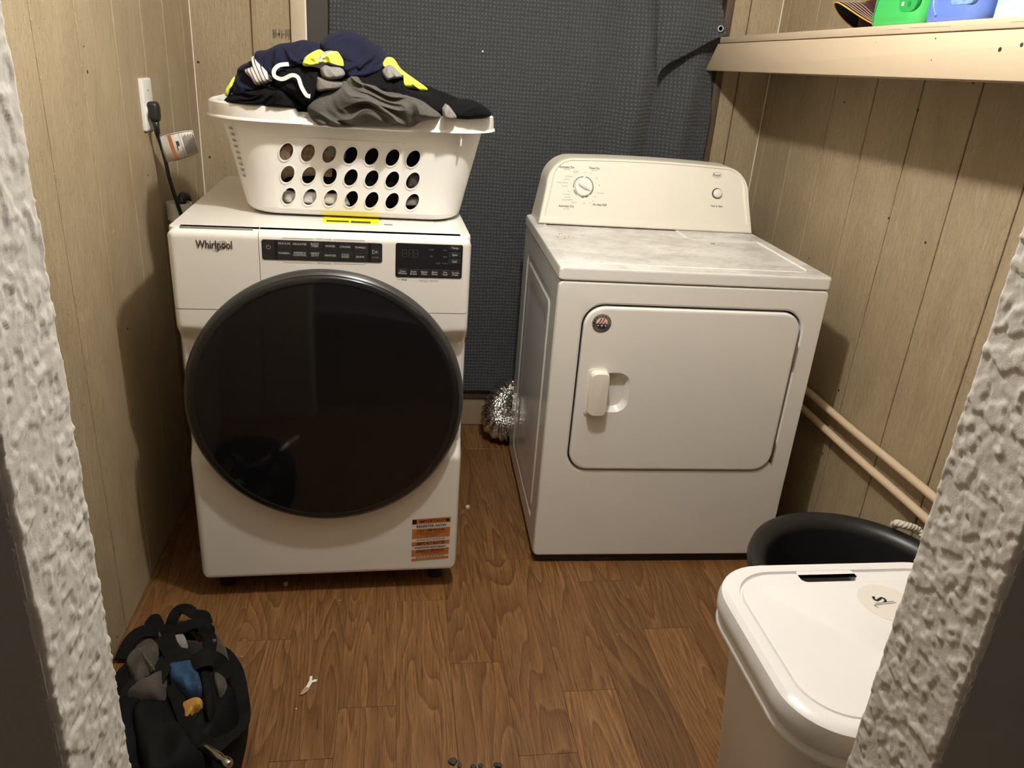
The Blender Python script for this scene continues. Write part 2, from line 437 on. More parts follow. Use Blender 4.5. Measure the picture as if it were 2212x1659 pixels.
def hf_panel(name, hw, z0, z1, nx, nz, fy, rad, yb, m, parent, x0=None, x1=None, rtop=True, rbot=True, rl=1, rr=1):
    """front panel: height field y=fy(x,z) over a (rounded) rectangle, with side walls back to yb"""
    if x0 is None: x0, x1 = -hw, hw
    loops = []; c = (x0 + x1) / 2; h = (x1 - x0) / 2
    V = []; F = []
    for j in range(nz + 1):
        z = z0 + (z1 - z0) * j / nz
        red = 0
        if rbot and z - z0 < rad: red = rad - math.sqrt(max(0, rad ** 2 - (rad - (z - z0)) ** 2))
        if rtop and z1 - z < rad: red = rad - math.sqrt(max(0, rad ** 2 - (rad - (z1 - z)) ** 2))
        for i in range(nx + 1):
            x = (x0 + red * rl) + (x1 - red * rr - x0 - red * rl) * i / nx
            V.append((x, fy(x, z), z))
    W = nx + 1
    for j in range(nz):
        for i in range(nx):
            a = j * W + i; F.append((a, a + 1, a + W + 1, a + W))
    b = [i for i in range(W)] + [j * W + nx for j in range(1, nz + 1)] + [nz * W + i for i in range(nx - 1, -1, -1)] + [j * W for j in range(nz - 1, 0, -1)]
    n0 = len(V)
    for i in b: V.append((V[i][0], yb, V[i][2]))
    for k in range(len(b)):
        k2 = (k + 1) % len(b); F.append((b[k], n0 + k, n0 + k2, b[k2]))
    return mesh_obj(name, V, F, m, parent, smooth=True, auto=50)

L_, R_, B_ = -.6645, 1.3046, 2.8181
YF, YN = .618, .500           # far and near face of the partition
XJL, XJR = -.265, .545        # the two jambs
ZC = 2.24

# ------------------------------------------------------------------ setting: floor
fl = struct(bx('floor', (L_ - .1, R_ + .1, .45, B_ + .1, -.06, -.003), MT['brown_frame'], bevel=0), 'brown oak look plank floor of the laundry room')
PW = .1313
KN = {-3: 1.589, -1: 1.356, 1: 1.481, 5: 1.581, 3: 1.374, 2: 1.198, 4: 1.789, 0: 1.02, -2: 1.22, -4: 1.33, -5: 1.7, -6: 1.5, 6: 1.25, 7: 1.47, 8: 1.7, 9: 1.2, 10: 1.5}
TONE = {(3, 0): 1.22, (5, 0): 1.12, (4, 0): .80, (5, 1): .86, (0, 1): 1.06, (1, 1): .92, (1, 0): 1.0, (-1, 1): .98, (-2, 1): .93, (-3, 0): .95, (-3, 1): .95, (2, 1): .98, (2, 0): .96, (4, 1): 1.0, (3, 1): 1.02, (-1, 0): 1.0, (6, 0): .9, (6, 1): .95}
PLEN = .705
plank_me = {}
for k in range(-6, 11):
    xa, xb = .008 + PW * k, .008 + PW * (k + 1)
    xa2, xb2 = max(xa, L_), min(xb, R_)
    if xb2 - xa2 < .005: continue
    ends = [KN[k] + n * PLEN for n in range(-3, 4)]
    for n in range(len(ends) - 1):
        ya, yb = max(ends[n], .47), min(ends[n + 1], B_)
        if yb - ya < .01: continue
        key = (round(xb2 - xa2, 4), round(yb - ya, 4))
        if key not in plank_me:
            o = bx('plank', (-key[0] / 2 + .0003, key[0] / 2 - .0003, -key[1] / 2 + .0003, key[1] / 2 - .0003, -.003, 0), MT['wood'], bevel=.0004, seg=1)
            plank_me[key] = o.data
        else:
            o = bpy.data.objects.new('plank', plank_me[key]); COL.objects.link(o)
        o.location = ((xa2 + xb2) / 2, (ya + yb) / 2, 0); o.parent = fl
        tn = TONE.get((k, n - 2), random.uniform(.88, 1.08))
        o['tone'] = (tn, tn * .985, tn * .96)
fh = struct(bx('floor_hall', (-1.7, 2.2, -1.3, .46, -.06, 0), MT['wood'], bevel=0), 'dark floor of the hall outside the doorway')
fh['tone'] = (.9, .9, .9)

# ------------------------------------------------------------------ setting: panelled walls
def panel_wall(name, side, cuts, label, z0=0, z1=ZC):
    th, gap = .012, .005
    if side == 'L': base = bx(name, (L_ - .08, L_ - .009, .5, B_ + .08, -.02, z1), MT['gap'], bevel=0)
    elif side == 'R': base = bx(name, (R_ + .009, R_ + .08, .5, B_ + .08, -.02, z1), MT['gap'], bevel=0)
    else: base = bx(name, (L_ - .07, R_ + .07, B_ + .009, B_ + .08, -.02, z1), MT['gap'], bevel=0)
    base.data.materials[0] = MT['groove']
    struct(base, label)
    for seg in cuts:
        for a, b in zip(seg[:-1], seg[1:]):
            a, b = a + gap / 2, b - gap / 2
            if side == 'L': d = (L_ - th, L_, a, b, z0, z1)
            elif side == 'R': d = (R_, R_ + th, a, b, z0, z1)
            else: d = (a, b, B_, B_ + th, z0, z1)
            bx('wall_panel', d, MT['wall'], base, bevel=.0018, seg=1)
    return base
MT['groove'] = plain('groove paint', (.24, .175, .105), .7, var=.1)
GL = [.62, .79, 1.0, 1.215, 1.43, 1.646, 1.859, 2.09, 2.305, 2.514, 2.72, B_ + .004]
GR = [.62, .67, .88, 1.09, 1.3, 1.505, 1.715, 1.93, 2.137, 2.352, 2.555, 2.76, B_ + .004]
wl = panel_wall('wall_left', 'L', [GL], 'tan grooved panel wall left of the washing machine')
wr_ = panel_wall('wall_right', 'R', [GR], 'tan grooved panel wall right of the dryer under the shelf')
wb = panel_wall('wall_back', 'B', [[L_, -.478, -.352], [1.125, 1.19, R_ + .002]], 'tan grooved back wall behind the hanging blanket')
bx('wall_panel', (-.35, 1.123, B_, B_ + .012, 0, .123), MT['wall'], wb, bevel=.002, seg=1)
# nail holes and stain, parts of the walls
def dots(parent, pts, ax, m='hole'):
    for q in pts:
        r = q[3] if len(q) > 3 else .004
        if ax == 'L': v = lathe([(r, 0), (r * .8, .0006), (0, .0008)], 10, 'x', (L_, q[1], q[2]))
        elif ax == 'R': v = lathe([(r, 0), (r * .8, -.0006), (0, -.0008)], 10, 'x', (R_, q[1], q[2]))
        elif ax == 'F': v = lathe([(r, 0), (r * .8, -.0006), (0, -.0008)], 10, 'x', (q[0], q[1], q[2]))
        else: v = lathe([(r, 0), (r * .8, -.0006), (0, -.0008)], 10, 'y', (q[0], B_, q[2]))
        mesh_obj('nail_hole', v[0], v[1], m, parent)
dots(wl, [(0, 1.887, 1.297), (0, 2.221, 1.032, .003), (0, 1.885, 1.347, .002), (0, 1.922, .703, .003), (0, 1.585, .03, .003)], 'L')
dots(wb, [(-.65, 0, 1.304), (-.638, 0, 1.006), (-.55, 0, .987)], 'B')
dots(wr_, [(0, 1.927, 1.337), (0, 1.933, 1.062, .003), (0, 1.76, 1.035), (0, 2.284, 1.335, .003), (0, 1.75, 1.41), (0, 2.286, .863, .003), (0, 1.957, .544), (0, 1.957, .33)], 'R')
sm = MB()      # the dark worn stencil on the back wall panel
for (x0, x1, za, zb) in [(0, .010, .0, .026), (.012, .016, .004, .03), (.018, .028, .010, .016), (.024, .029, .002, .028), (.033, .038, .0, .026), (.040, .046, .01, .017), (.050, .054, .002, .028), (.056, .060, .01, .03), (.062, .078, .0, .03), (.080, .084, .004, .022)]:
    sm.add(box(-.412 + x0 * .8, -.412 + x1 * .8, B_ - .0008, B_ + .001, 1.392 + za, 1.392 + zb))
sm.build('stencil_mark', 'smudge', wb)

# corner beads of caulk, door frame trims
struct(mesh_obj('trim_1', *tube([(L_ + .001, B_ - .001, 0), (L_ + .001, B_ - .001, ZC)], .0028, 6), MT['caulk']), 'pale caulk line in the back left corner')
struct(mesh_obj('trim_2', *tube([(R_ - .001, B_ - .001, 0), (R_ - .001, B_ - .001, ZC)], .0022, 6), MT['caulk']), 'pale caulk line in the back right corner')
struct(bx('trim_3', (-.352, -.302, B_ - .016, B_ + .011, .123, ZC), MT['trimp'], bevel=.003), 'tan door casing board left of the blanket')
bx('edge_bead', (-.308, -.3015, B_ - .0175, B_ - .0155, .123, ZC), MT['caulk'], bpy.data.objects['trim_3'], bevel=.0006)
struct(bx('trim_4', (1.098, 1.124, B_ - .012, B_ + .011, .123, ZC), MT['brown_frame'], bevel=.003), 'narrow brown door casing right of the blanket')
struct(bx('door_1', (-.302, 1.098, B_ - .003, B_ + .02, .123, ZC - .1), MT['dark_door'], bevel=.002), 'dark slab of the back door behind the hanging blanket')
bx('bottom_rail', (-.30, 1.096, B_ - .010, B_ - .002, .123, .20), MT['brown_frame'], bpy.data.objects['door_1'], bevel=.002)
for x in (.385,): bx('rail_joint', (x, x + .004, B_ - .0115, B_ - .009, .123, .20), MT['gap'], bpy.data.objects['door_1'], bevel=.0005)

struct(bx('ceiling', (-1.7, 2.2, -1.3, B_ + .1, ZC, ZC + .05), MT['ceil'], bevel=0), 'white ceiling above the laundry room')

# ------------------------------------------------------------------ setting: the doorway partition with plaster texture
def kd(p):
    a = noise.noise(p * 62) + .55 * noise.noise(p * 140 + Vector((3, 9, 2)))
    b = noise.noise(p * 38 + Vector((7, 3, 1)))
    return .0014 * ss(.0, .13, a * .8 + .45 * b) + .0006 * ss(.05, .3, noise.noise(p * 120 + Vector((1, 5, 8))))
def jamb(name, x, s, xo, label):
    """s=+1: face looks to +x.  a wall stub from the jamb face x to xo, textured reveal"""
    V = []; F = []; ny, nz = 54, 640; z1 = 1.62
    for j in range(nz + 1):
        z = z1 * j / nz
        for i in range(ny + 1):
            y = YN + (YF - YN) * i / ny
            e = min(i, ny - i) / ny
            rnd = .006 * (1 - ss(0, .05, e)) ** 2
            V.append((x + s * (kd(Vector((x, y, z))) - rnd), y, z))
    W = ny + 1
    for j in range(nz):
        for i in range(ny): F.append((j * W + i, j * W + i + 1, (j + 1) * W + i + 1, (j + 1) * W + i))
    a, b = sorted((x - s * .002, xo))
    base = bx(name, (a, b, YN, YF, -.02, ZC), MT['knock'], bevel=.004)
    struct(base, label)
    mesh_obj('textured_reveal', V, F, MT['knock'], base, smooth=True)
    return base
jl = jamb('wall_front_left', XJL, 1, -1.7, 'textured white wall end at the left side of the doorway')
jr = jamb('wall_front_right', XJR, -1, 2.2, 'textured white wall end at the right side of the doorway')
struct(bx('wall_front_header', (XJL - .01, XJR + .01, YN, YF, 2.03, ZC), MT['knock'], bevel=.004), 'plaster wall above the doorway')
# panelling on the room side of the partition
for (a, b) in ((L_, -.47), (-.465, XJL - .012), (XJR + .012, .76), (.765, .97), (.975, R_)):
    p_ = bx('wall_panel', (a, b, YF, YF + .010, 0, ZC), MT['wall'], jl if b < 0 else jr, bevel=.002, seg=1)
struct(bx('wall_hall_back', (-1.7, 2.2, -1.35, -1.25, -.02, ZC), MT['hallwall'], bevel=0), 'grey wall of the hall behind the viewer')
struct(bx('baseboard_hall', (-1.7, 2.2, -1.25, -1.238, 0, .085), MT['ceil'], bevel=.003), 'white baseboard of the hall wall behind the viewer')
struct(bx('wall_hall_left', (-1.78, -1.69, -1.3, .51, -.02, ZC), MT['hallwall'], bevel=0), 'grey left wall of the hall')
struct(bx('wall_hall_right', (2.19, 2.28, -1.3, .51, -.02, ZC), MT['hallwall'], bevel=0), 'grey right wall of the hall')

# ------------------------------------------------------------------ ceiling lamp (out of frame, lights the room)
lp = thing('ceiling_lamp', 'bare bulb in a white porcelain holder on the laundry room ceiling', 'lamp', LAMP)
v = lathe([(.0, .175), (.055, .175), (.055, .16), (.035, .135), (.022, .10), (.020, .05), (0, .05)], 32)
mesh_obj('lamp_holder', v[0], v[1], 'white_plastic', lp, smooth=True, auto=40)
v = lathe([(0.0, -.034), (.014, -.031), (.026, -.022), (.033, -.008), (.034, .004), (.030, .018), (.020, .036), (.014, .052), (0, .053)], 20)
mesh_obj('bulb', v[0], v[1], emis('bulb glow', LAMP_COLOR, LAMP_STRENGTH), lp, smooth=True)

# ================================================================== helpers for lettering placed on a thing
def local_at(M, px, py, p0=(0, 0, 0), n=(0, 1, 0)):
    """photo pixel -> point on a plane given in the thing's own frame"""
    Mi = M.inverted(); o = Mi @ CAMP; d = Mi.to_3x3() @ ray(px, py)
    n = Vector(n); t = (Vector(p0) - o).dot(n) / d.dot(n)
    return o + d * t
def prism(name, loop, y0, y1, m, parent, bev=.0006):
    v, f = loft([xz(loop, y1), xz(loop, y0)], True, True, True)
    return mesh_obj(name, v, f, m, parent, bevel=bev, seg=1)

# ================================================================== WASHING MACHINE
WX, WY, WR, WS, WZ = -.1673, 1.768, math.radians(1.607), .983, .0205
wm = thing('washing_machine', 'white front loading washing machine with a big round black door', 'washing machine', (WX, WY, WZ), WR)
wm.scale = (WS, WS, WS)
WM = Matrix.Translation((WX, WY, WZ)) @ Matrix.Rotation(WR, 4, 'Z') @ Matrix.Scale(WS, 4)
WHW, WH = .343, .992
def fil(d, r): return 0 if d >= r else r - math.sqrt(max(0, r * r - (r - max(0, d)) ** 2))
def front_y(x, z):
    y = fil(WHW - abs(x), .016) + fil(WH - z, .02)
    t = ss(.225, .338, abs(x)); zm = ss(.395, .445, z) * (1 - ss(.715, .765, z))
    y += .03 * t * zm
    y += fil(z - .04, .012)
    return y
bx('body', (-.338, .338, .028, .765, .045, .97), MT['white_side'], wm, bevel=.01)
hf_panel('front_panel', WHW, .04, .8035, 120, 150, front_y, .038, .04, MT['white'], wm, rtop=False)
dr_ = hf_panel('detergent_drawer', 0, .8055, WH, 50, 50, lambda x, z: fil(WHW + x, .016) + fil(WH - z, .02), .026, .04, MT['white'], wm, x0=-WHW, x1=-.1455, rbot=False, rr=0)
cs = hf_panel('control_console', 0, .8055, WH, 80, 50, lambda x, z: fil(WHW - x, .016) + fil(WH - z, .02), .026, .04, MT['white'], wm, x0=-.1443, x1=WHW, rbot=False, rl=0)
# top panel
lo = []
for w_, d_, z_, in ((.686, .748, .965), (.686, .748, .986), (.684, .747, .9905), (.678, .744, .992)):
    lo.append(xy(rrect(w_, d_, .02, 6, 0, .0195 + .745 / 2), z_))
lo.append(xy(rrect(.60, .66, .03, 6, 0, .022 + .745 / 2 + .012), .992)); lo.append(xy(rrect(.59, .65, .03, 6, 0, .022 + .745 / 2 + .012), .9905))
v, f = loft(lo, True, False, True); wn(mesh_obj('top_panel', v, f, 'white', wm, smooth=True, auto=30))
bx('grip_slot_shade', (-.316, -.157, .0125, .0265, .9865, .9922), MT['print_grey'], dr_, bevel=.002)  # flat grey plate, its colour painting the shade of the grip recess
for sx in (-.29, .29):
    for sy in (.07, .68):
        v, f = lathe([(.022, 0), (.022, .012), (.012, .016), (.012, .07)], 20, 'z', (sx, sy, -WZ / WS + .0002)); mesh_obj('foot', v, f, 'rubber', wm, smooth=True, auto=40)
# door
DC = (0, 0, .569)
dn = 144; KD = 1.034
door = mesh_obj('door', *lathe([(KD * a, .48 * b) for a, b in (((.24, .0), (.3285, .0), (.3285, -.010), (.325, -.030), (.3195, -.040), (.3185, -.040), (.30, -.03)))], dn, 'y', DC), MT['bezel_grey'], wm, smooth=True, auto=40)
mesh_obj('door_rim', *lathe([(KD * a, .48 * b) for a, b in (((.30, -.03), (.3188, -.0395), (.3180, -.050), (.313, -.057), (.306, -.0595), (.3015, -.0595), (.3005, -.058)))], dn, 'y', DC), MT['rim_black'], door, smooth=True, auto=50)
mesh_obj('door_glass', *lathe([(KD * a, .48 * b) for a, b in (((.3002, -.055), (.3, -.0585), (.285, -.0605), (.24, -.0635), (.18, -.066), (.1, -.068), (.04, -.0688), (0, -.069)))], dn, 'y', DC), MT['black_gloss'], door, smooth=True, auto=50)
def wl_at(px, py, y=0): return local_at(WM, px, py, (0, y, 0))
# control strip
def quad_panel(name, p_tl, p_br, r, m, parent, proud=.0012):
    w_ = p_br[0] - p_tl[0]; h_ = p_tl[1] - p_br[1]
    return prism(name, rrect(w_, h_, r, 5, (p_tl[0] + p_br[0]) / 2, (p_tl[1] + p_br[1]) / 2), -proud, .001, m, parent, .0005)
quad = quad_panel('cycle_panel', (-.138, .9735), (.1325, .927), .005, MT['black_panel'], cs)
yk = -.0017
def keyrow():
    for i in range(6):
        for j in range(2):
            x = -.0875 + i * .0342; z = .9615 - j * .0226
            prism('key', rrect(.0334, .0216, .0005, 1, x, z), -.00155, -.0008, MT['dark_key'], quad, .0002)
    prism('key', rrect(.026, .044, .0005, 1, -.1235, .9503), -.00155, -.0008, MT['dark_key'], quad, .0002)
    prism('key', rrect(.0245, .044, .0005, 1, .1185, .9503), -.00155, -.0008, MT['dark_key'], quad, .0002)
keyrow()
mb = MB()
for s, px, py in (('REGULAR', 614, 526), ('DELICATES', 647, 527.5), ('BULKY\nITEMS', 680, 529.5), ('WHITES', 713, 532), ('COLORS', 745.5, 533.5), ('TOWELS', 778, 535),
                  ('NORMAL', 614, 547), ('WRINKLE\nCONTROL', 647.5, 549), ('HEAVY\nDUTY', 680.5, 550), ('SANITIZE', 713.5, 552), ('COLD\nWASH', 746, 553), ('QUICK', 778, 555)):
    q = wl_at(px, py, -.0017); txt(mb, s, .0062, q.x, q.z, -.0018, bold=.00006)
q = wl_at(811, 556, -.0017); txt(mb, 'Hold to Start', .0031, q.x, q.z, -.0018)
mb.build('lettering', 'print_light', quad)
ic = MB()      # power and start symbols
q = wl_at(579.5, 533.5, -.0017)
for k in range(20):
    a0 = math.radians(115 + 310 * k / 20); a1 = math.radians(115 + 310 * (k + 1) / 20)
    ring = [(q.x + r_ * math.cos(a), -.0018, q.z + r_ * math.sin(a)) for a in (a0, a1) for r_ in (.0042, .0049)]
    ic.add((ring, [(0, 1, 3, 2)]))
ic.add(box(q.x - .0004, q.x + .0004, -.0019, -.0018, q.z + .001, q.z + .006))
q = wl_at(810, 544.5, -.0017)
tri = [(q.x - .0055, q.z + .005), (q.x - .0055, q.z - .005), (q.x + .0025, q.z)]
for i in range(3):
    a, b = Vector(tri[i]), Vector(tri[(i + 1) % 3]); n_ = Vector((-(b - a).y, (b - a).x)).normalized() * .0004
    ic.add(([(a.x - n_.x, -.0018, a.y - n_.y), (b.x - n_.x, -.0018, b.y - n_.y), (b.x + n_.x, -.0018, b.y + n_.y), (a.x + n_.x, -.0018, a.y + n_.y)], [(0, 1, 2, 3)]))
for dx in (.0035, .0055): ic.add(box(q.x + dx - .0004, q.x + dx + .0004, -.0019, -.0018, q.z - .003, q.z + .003))
for i in range(6):
    for j in range(2): ic.add(box(-.0875 + i * .0342 - .0005, -.0875 + i * .0342 + .0005, -.00175, -.0016, .9705 - j * .0226, .971 - j * .0226))
ic.build('symbols', 'print_light', quad)
pr = MB()
for s, zz in (('WHAT to wash', .9785), ('HOW to wash', .9215)):
    txt(pr, s, .0052, -.0005, zz, -.0004, bold=.00005)
    for a, b in ((-.091, -.022), (.021, .092)): pr.add(box(a, b, -.0003, .0002, zz - .0003, zz + .0003))
    e = -1 if zz > .95 else 1
    for a in (-.091, .092): pr.add(box(a - .0003, a + .0003, -.0003, .0002, min(zz, zz + e * .0025), max(zz, zz + e * .0025)))
pr.build('printed_legend', 'print_grey', cs)
# display panel
disp = quad_panel('display_panel', (.1635, .9755), (.3215, .8935), .005, MT['black_panel'], cs)
def cr(X, Y): return wl_at(840 + X / 12.289, 500 + Y / 12.289, -.0017)
for X, Y in ((1750, 443), (1752, 625), (1745, 803)):
    q = cr(X, Y); prism('key', rrect(.030, .0125, .0006, 1, q.x, q.z), -.0016, -.0008, MT['dark_key'], disp, .0002)
for i, (X, Y) in enumerate(((368, 1082), (657, 1098), (938, 1103), (1215, 1110), (1495, 1118), (1765, 1130))):
    q = cr(X, Y); prism('key', rrect(.0243, .0168, .0006, 1, q.x, q.z), -.0016, -.0008, MT['dark_key'], disp, .0002)
mb = MB()
for s, X, Y, z_ in (('Temp', 1755, 443, .0075), ('Spin', 1752, 625, .0075), ('Soil', 1745, 803, .0075),
                    ('Clean\nWasher', 368, 1082, .0062), ('Drain\n& Spin', 657, 1098, .0062), ('Steam\nClean', 938, 1103, .0062), ('Extra\nRinse', 1215, 1110, .0062), ('Pre\nSoak', 1495, 1118, .0062), ('Tumble\nFresh', 1765, 1130, .0062)):
    q = cr(X, Y); txt(mb, s, z_, q.x, q.z, -.0018, bold=.00005)
mb.build('lettering', 'print_light', disp)
mb = MB()
for s, X, Y in (('Cold', 1125, 488), ('Off', 1125, 662), ('Hot', 1495, 498), ('Fast', 1495, 675), ('Light', 1308, 842), ('Heavy', 1492, 848)):
    q = cr(X, Y); txt(mb, s, .0058, q.x, q.z, -.0018)
mb.build('dim_lettering', 'print_dim', disp)
sg = MB()
q0 = cr(420, 585)
for dx in (0, .0145, .0262):
    x, z, w_, h_ = q0.x + dx, q0.z, .0045, .0085
    for a in ((x - w_, x + w_, z + h_ - .0004, z + h_ + .0004), (x - w_, x + w_, z - .0004, z + .0004), (x - w_, x + w_, z - h_ - .0004, z - h_ + .0004),
              (x - w_ - .0005, x - w_ + .0005, z - h_, z - .001), (x - w_ - .0005, x - w_ + .0005, z + .001, z + h_), (x + w_ - .0005, x + w_ + .0005, z - h_, z - .001), (x + w_ - .0005, x + w_ + .0005, z + .001, z + h_)):
        sg.add(box(a[0], a[1], -.0018, -.0015, a[2], a[3]))
for dz in (-.003, .003): sg.add(box(q0.x + .0072, q0.x + .0082, -.0018, -.0015, q0.z + dz - .0006, q0.z + dz + .0006))
sg.build('display_digits', 'segment', disp)
mb = MB()
for s, X, Y, z_ in (('with', 265, 1280, .0045), ('Hold 3 sec for\nCycle Signal', 925, 1312, .0036), ('Hold 3 sec for\nControl Lock', 1200, 1316, .0036)):
    q = cr(X, Y); txt(mb, s, z_, q.x, q.z, -.0003)
q = cr(405, 1285); txt(mb, 'affresh', .0062, q.x, q.z, -.0003, bold=.00015, sx=.8)
mb.build('printed_notes', 'print_grey', cs)
# brand badge on the drawer
mb = MB(); q = wl_at(463, 529)
v, f = text_geo('Whirlpool', .0262, bold=.00045, sx=.715)
mb.add((v, f), Matrix.Translation((q.x, -.0016, q.z)) @ Matrix.Rotation(PI / 2, 4, 'X'))
mb.build('brand_badge', 'badge', dr_)
mb = MB()
path = [(q.x + .011 + .0155 * math.cos(a), -.0022, q.z + .0005 + .0075 * math.sin(a) + .006 * math.cos(a)) for a in (math.radians(-150 + 270 * k / 24) for k in range(25))]
mb.add(tube(path, lambda t: .0009 * math.sin(PI * min(1, max(.08, t))) + .0002, 6)); mb.build('badge_swoosh', 'badge_ring', dr_, smooth=True)
# registration sticker on the front
sk = MB(); so = MB(); si = MB()
Q = [wl_at(*p) for p in ((891, 1122), (974, 1116), (968, 1205), (888.5, 1212))]
def sq(u, t_, y):
    a = Q[0].lerp(Q[1], u); b = Q[3].lerp(Q[2], u); c_ = a.lerp(b, t_); return (c_.x, y, c_.z)
def band(mbx, t0, t1, y, u0=0, u1=1): mbx.add(([sq(u0, t0, y), sq(u1, t0, y), sq(u1, t1, y), sq(u0, t1, y)], [(0, 1, 2, 3)]))
band(sk, 0, 1, -.0004)
stk = sk.build('registration_sticker', 'sticker_white', wm)
for a, b in ((0, .125), (.235, .465), (.545, .645), (.735, .90), (.945, 1)): band(so, a, b, -.0006)
so.build('orange_bands', 'orange', stk)
ang = math.atan2(Q[1].z - Q[0].z, Q[1].x - Q[0].x)
for s, u, t_, z_, sx_ in (('IMPORTANT!', .53, .065, .0125, 1), ('REGISTER NOW', .5, .18, .0115, 1), ('CALL 1-888-906-3381', .5, .285, .0088, .96), ('YOU MUST REGISTER YOUR PRODUCT', .5, .345, .0052, .93),
                          ('TO ACTIVATE YOUR WARRANTY', .5, .39, .0036, 1), ('RECALL COVERAGE', .5, .425, .0036, 1), ('IMPORTANTE!', .5, .597, .0125, 1), ('ENREGISTREZ MAINTENANT', .5, .69, .0073, .93), ('APPELEZ LE 1-888-906-3381', .5, .768, .0078, .83),
                          ('VOUS DEVEZ ENREGISTRER VOTRE PRODUIT', .5, .81, .0044, .93), ('POUR ACTIVER LA GARANTIE', .5, .845, .0036, 1)):
    p = sq(u, t_, -.0009); txt(si, s, z_, p[0], p[2], p[1], rot=ang, sx=sx_, bold=.0002 if z_ > .007 else .00004)
for t_ in (.49, .515, .912, .928):
    for k in range(9): si.add(([sq(.12 + k * .085, t_ - .004, -.0009), sq(.19 + k * .085, t_ - .004, -.0009), sq(.19 + k * .085, t_ + .004, -.0009), sq(.12 + k * .085, t_ + .004, -.0009)], [(0, 1, 2, 3)]))
band(si, .012, .11, -.0009, .0, .115)
p = sq(.925, .065, -.0009); v, f = lathe([(.0052, 0), (0, -.0001)], 16, 'y', p); si.add((v, f))
si.build('sticker_lettering', 'ink', stk)
# labels lying on top, partly under the basket
yl = bx('energy_label', (-.012, .125, .125, .33, .9906, .9913), MT['yellow'], wm, bevel=0)
bx('label_bar', (-.002, .052, .134, .152, .9912, .9916), MT['ink'], yl, bevel=0); bx('label_bar', (.057, .105, .130, .152, .9912, .9916), MT['ink'], yl, bevel=0)
bx('white_label', (.132, .262, .115, .30, .9906, .9912), MT['sticker_white'], wm, bevel=0)
bx('label_mark', (.137, .158, .118, .132, .9911, .9914), MT['print_grey'], bpy.data.objects['white_label'], bevel=0)

# ================================================================== CLOTHES DRYER
DX, DY, DR = .7767, 1.8724, math.radians(-1.305)
dy = thing('clothes_dryer', 'white clothes dryer with a control console and dusty lid', 'dryer', (DX, DY, 0), DR)
DM = Matrix.Translation((DX, DY, 0)) @ Matrix.Rotation(DR, 4, 'Z')
bx('cabinet', (-.360, .3665, .015, .685, .028, .87), MT['white_side'], dy, bevel=.004)
bx('base', (-.355, .36, .010, .66, .0, .0285), MT['rubber'], dy, bevel=.003)  # black block brought forward to stand in for the shadow gap below
DHW = .737
dcx, dcz, dw, dh, drad = .007, .566, .600, .484, .055
loops = [xz(rrect(.735, .842, .012, 8, 0, .45), .016), xz(rrect(.737, .844, .012, 8, 0, .45), .006), xz(rrect(.733, .840, .012, 8, 0, .45), .0015), xz(rrect(.725, .832, .012, 8, 0, .45), 0),
         xz(rrect(dw + .022, dh + .022, drad + .008, 8, dcx, dcz), 0), xz(rrect(dw + .012, dh + .012, drad + .004, 8, dcx, dcz), .0025), xz(rrect(dw + .009, dh + .009, drad + .003, 8, dcx, dcz), .0125)]
v, f = loft(loops, True); wn(mesh_obj('front_panel', v, f, 'white', dy, smooth=True, auto=25))
prism('door_gap_shade', rrect(dw + .03, dh + .03, drad, 8, dcx, dcz), .0126, .0148, MT['gap'], dy)  # dark plate that paints the shade in the gap around the door
# loading door with a finger cup
hx, hz = -.1905, .566
loops = [xz(rrect(dw, dh, drad, 8, dcx, dcz), .0115), xz(rrect(dw, dh, drad, 8, dcx, dcz), .0015), xz(rrect(dw - .006, dh - .006, drad - .003, 8, dcx, dcz), -.0035), xz(rrect(dw - .018, dh - .018, drad - .008, 8, dcx, dcz), -.006),
         xz(rrect(.086, .118, .034, 8, hx, hz), -.006), xz(rrect(.082, .114, .033, 8, hx, hz), -.0045), xz(rrect(.066, .092, .028, 8, hx - .002, hz), .009), xz(rrect(.05, .07, .02, 8, hx - .002, hz), .0105)]
v, f = loft(loops, True, False, True)
ddo = wn(mesh_obj('door', v, f, 'white', dy, smooth=True, auto=25))
hl = []
for w_, h_, y_, ox in ((.058, .138, -.0058, 0), (.058, .138, -.009, 0), (.052, .131, -.010, .0025), (.051, .130, -.022, .003), (.046, .122, -.0275, .0045), (.030, .104, -.0285, .009)):
    hl.append(xz(rrect(w_, h_, .014, 6, -.2395 + ox, .5665), y_))
v, f = loft(hl, True, False, True); mesh_obj('handle', v, f, 'bisque', ddo, smooth=True, auto=32)
for zc in (.683, .385):
    bx('hinge', (.306, .3115, -.004, .008, zc - .034, zc + .034), MT['steel'], dy, bevel=.001)
q = local_at(DM, 1160, 0, (0, 0, 0))
# round badge sticker
bq = local_at(DM, 1300, 698.5, (0, -.0066, 0))
bd = mesh_obj('round_sticker', *lathe([(.0258, .0008), (.0258, -.0004), (.025, -.0008), (0, -.0008)], 40, 'y', (bq.x, -.0062, bq.z)), MT['badge_ring'], ddo, smooth=True, auto=30)
def disc_part(mb, x0, x1, z0, z1, R, y, n=14):
    """part of a disc of radius R between two chords"""
    P = []
    for k in range(n + 1):
        z = z0 + (z1 - z0) * k / n; h = math.sqrt(max(0, R * R - z * z))
        P.append((max(-h, x0), min(h, x1), z))
    for (a, b, z), (c, d, z2) in zip(P[:-1], P[1:]):
        if b > a and d > c: mb.add(([(bq.x + a, y, bq.z + z), (bq.x + b, y, bq.z + z), (bq.x + d, y, bq.z + z2), (bq.x + c, y, bq.z + z2)], [(0, 1, 2, 3)]))
mb = MB(); disc_part(mb, -1, 1, -.0155, .0145, .0155, -.0073); mb.build('sticker_white_field', 'sticker_white', bd)
mb = MB(); disc_part(mb, -1, 1, -.0155, -.001, .0155, -.0076); mb.build('sticker_blue_field', 'navy_ink', bd)
mb = MB()
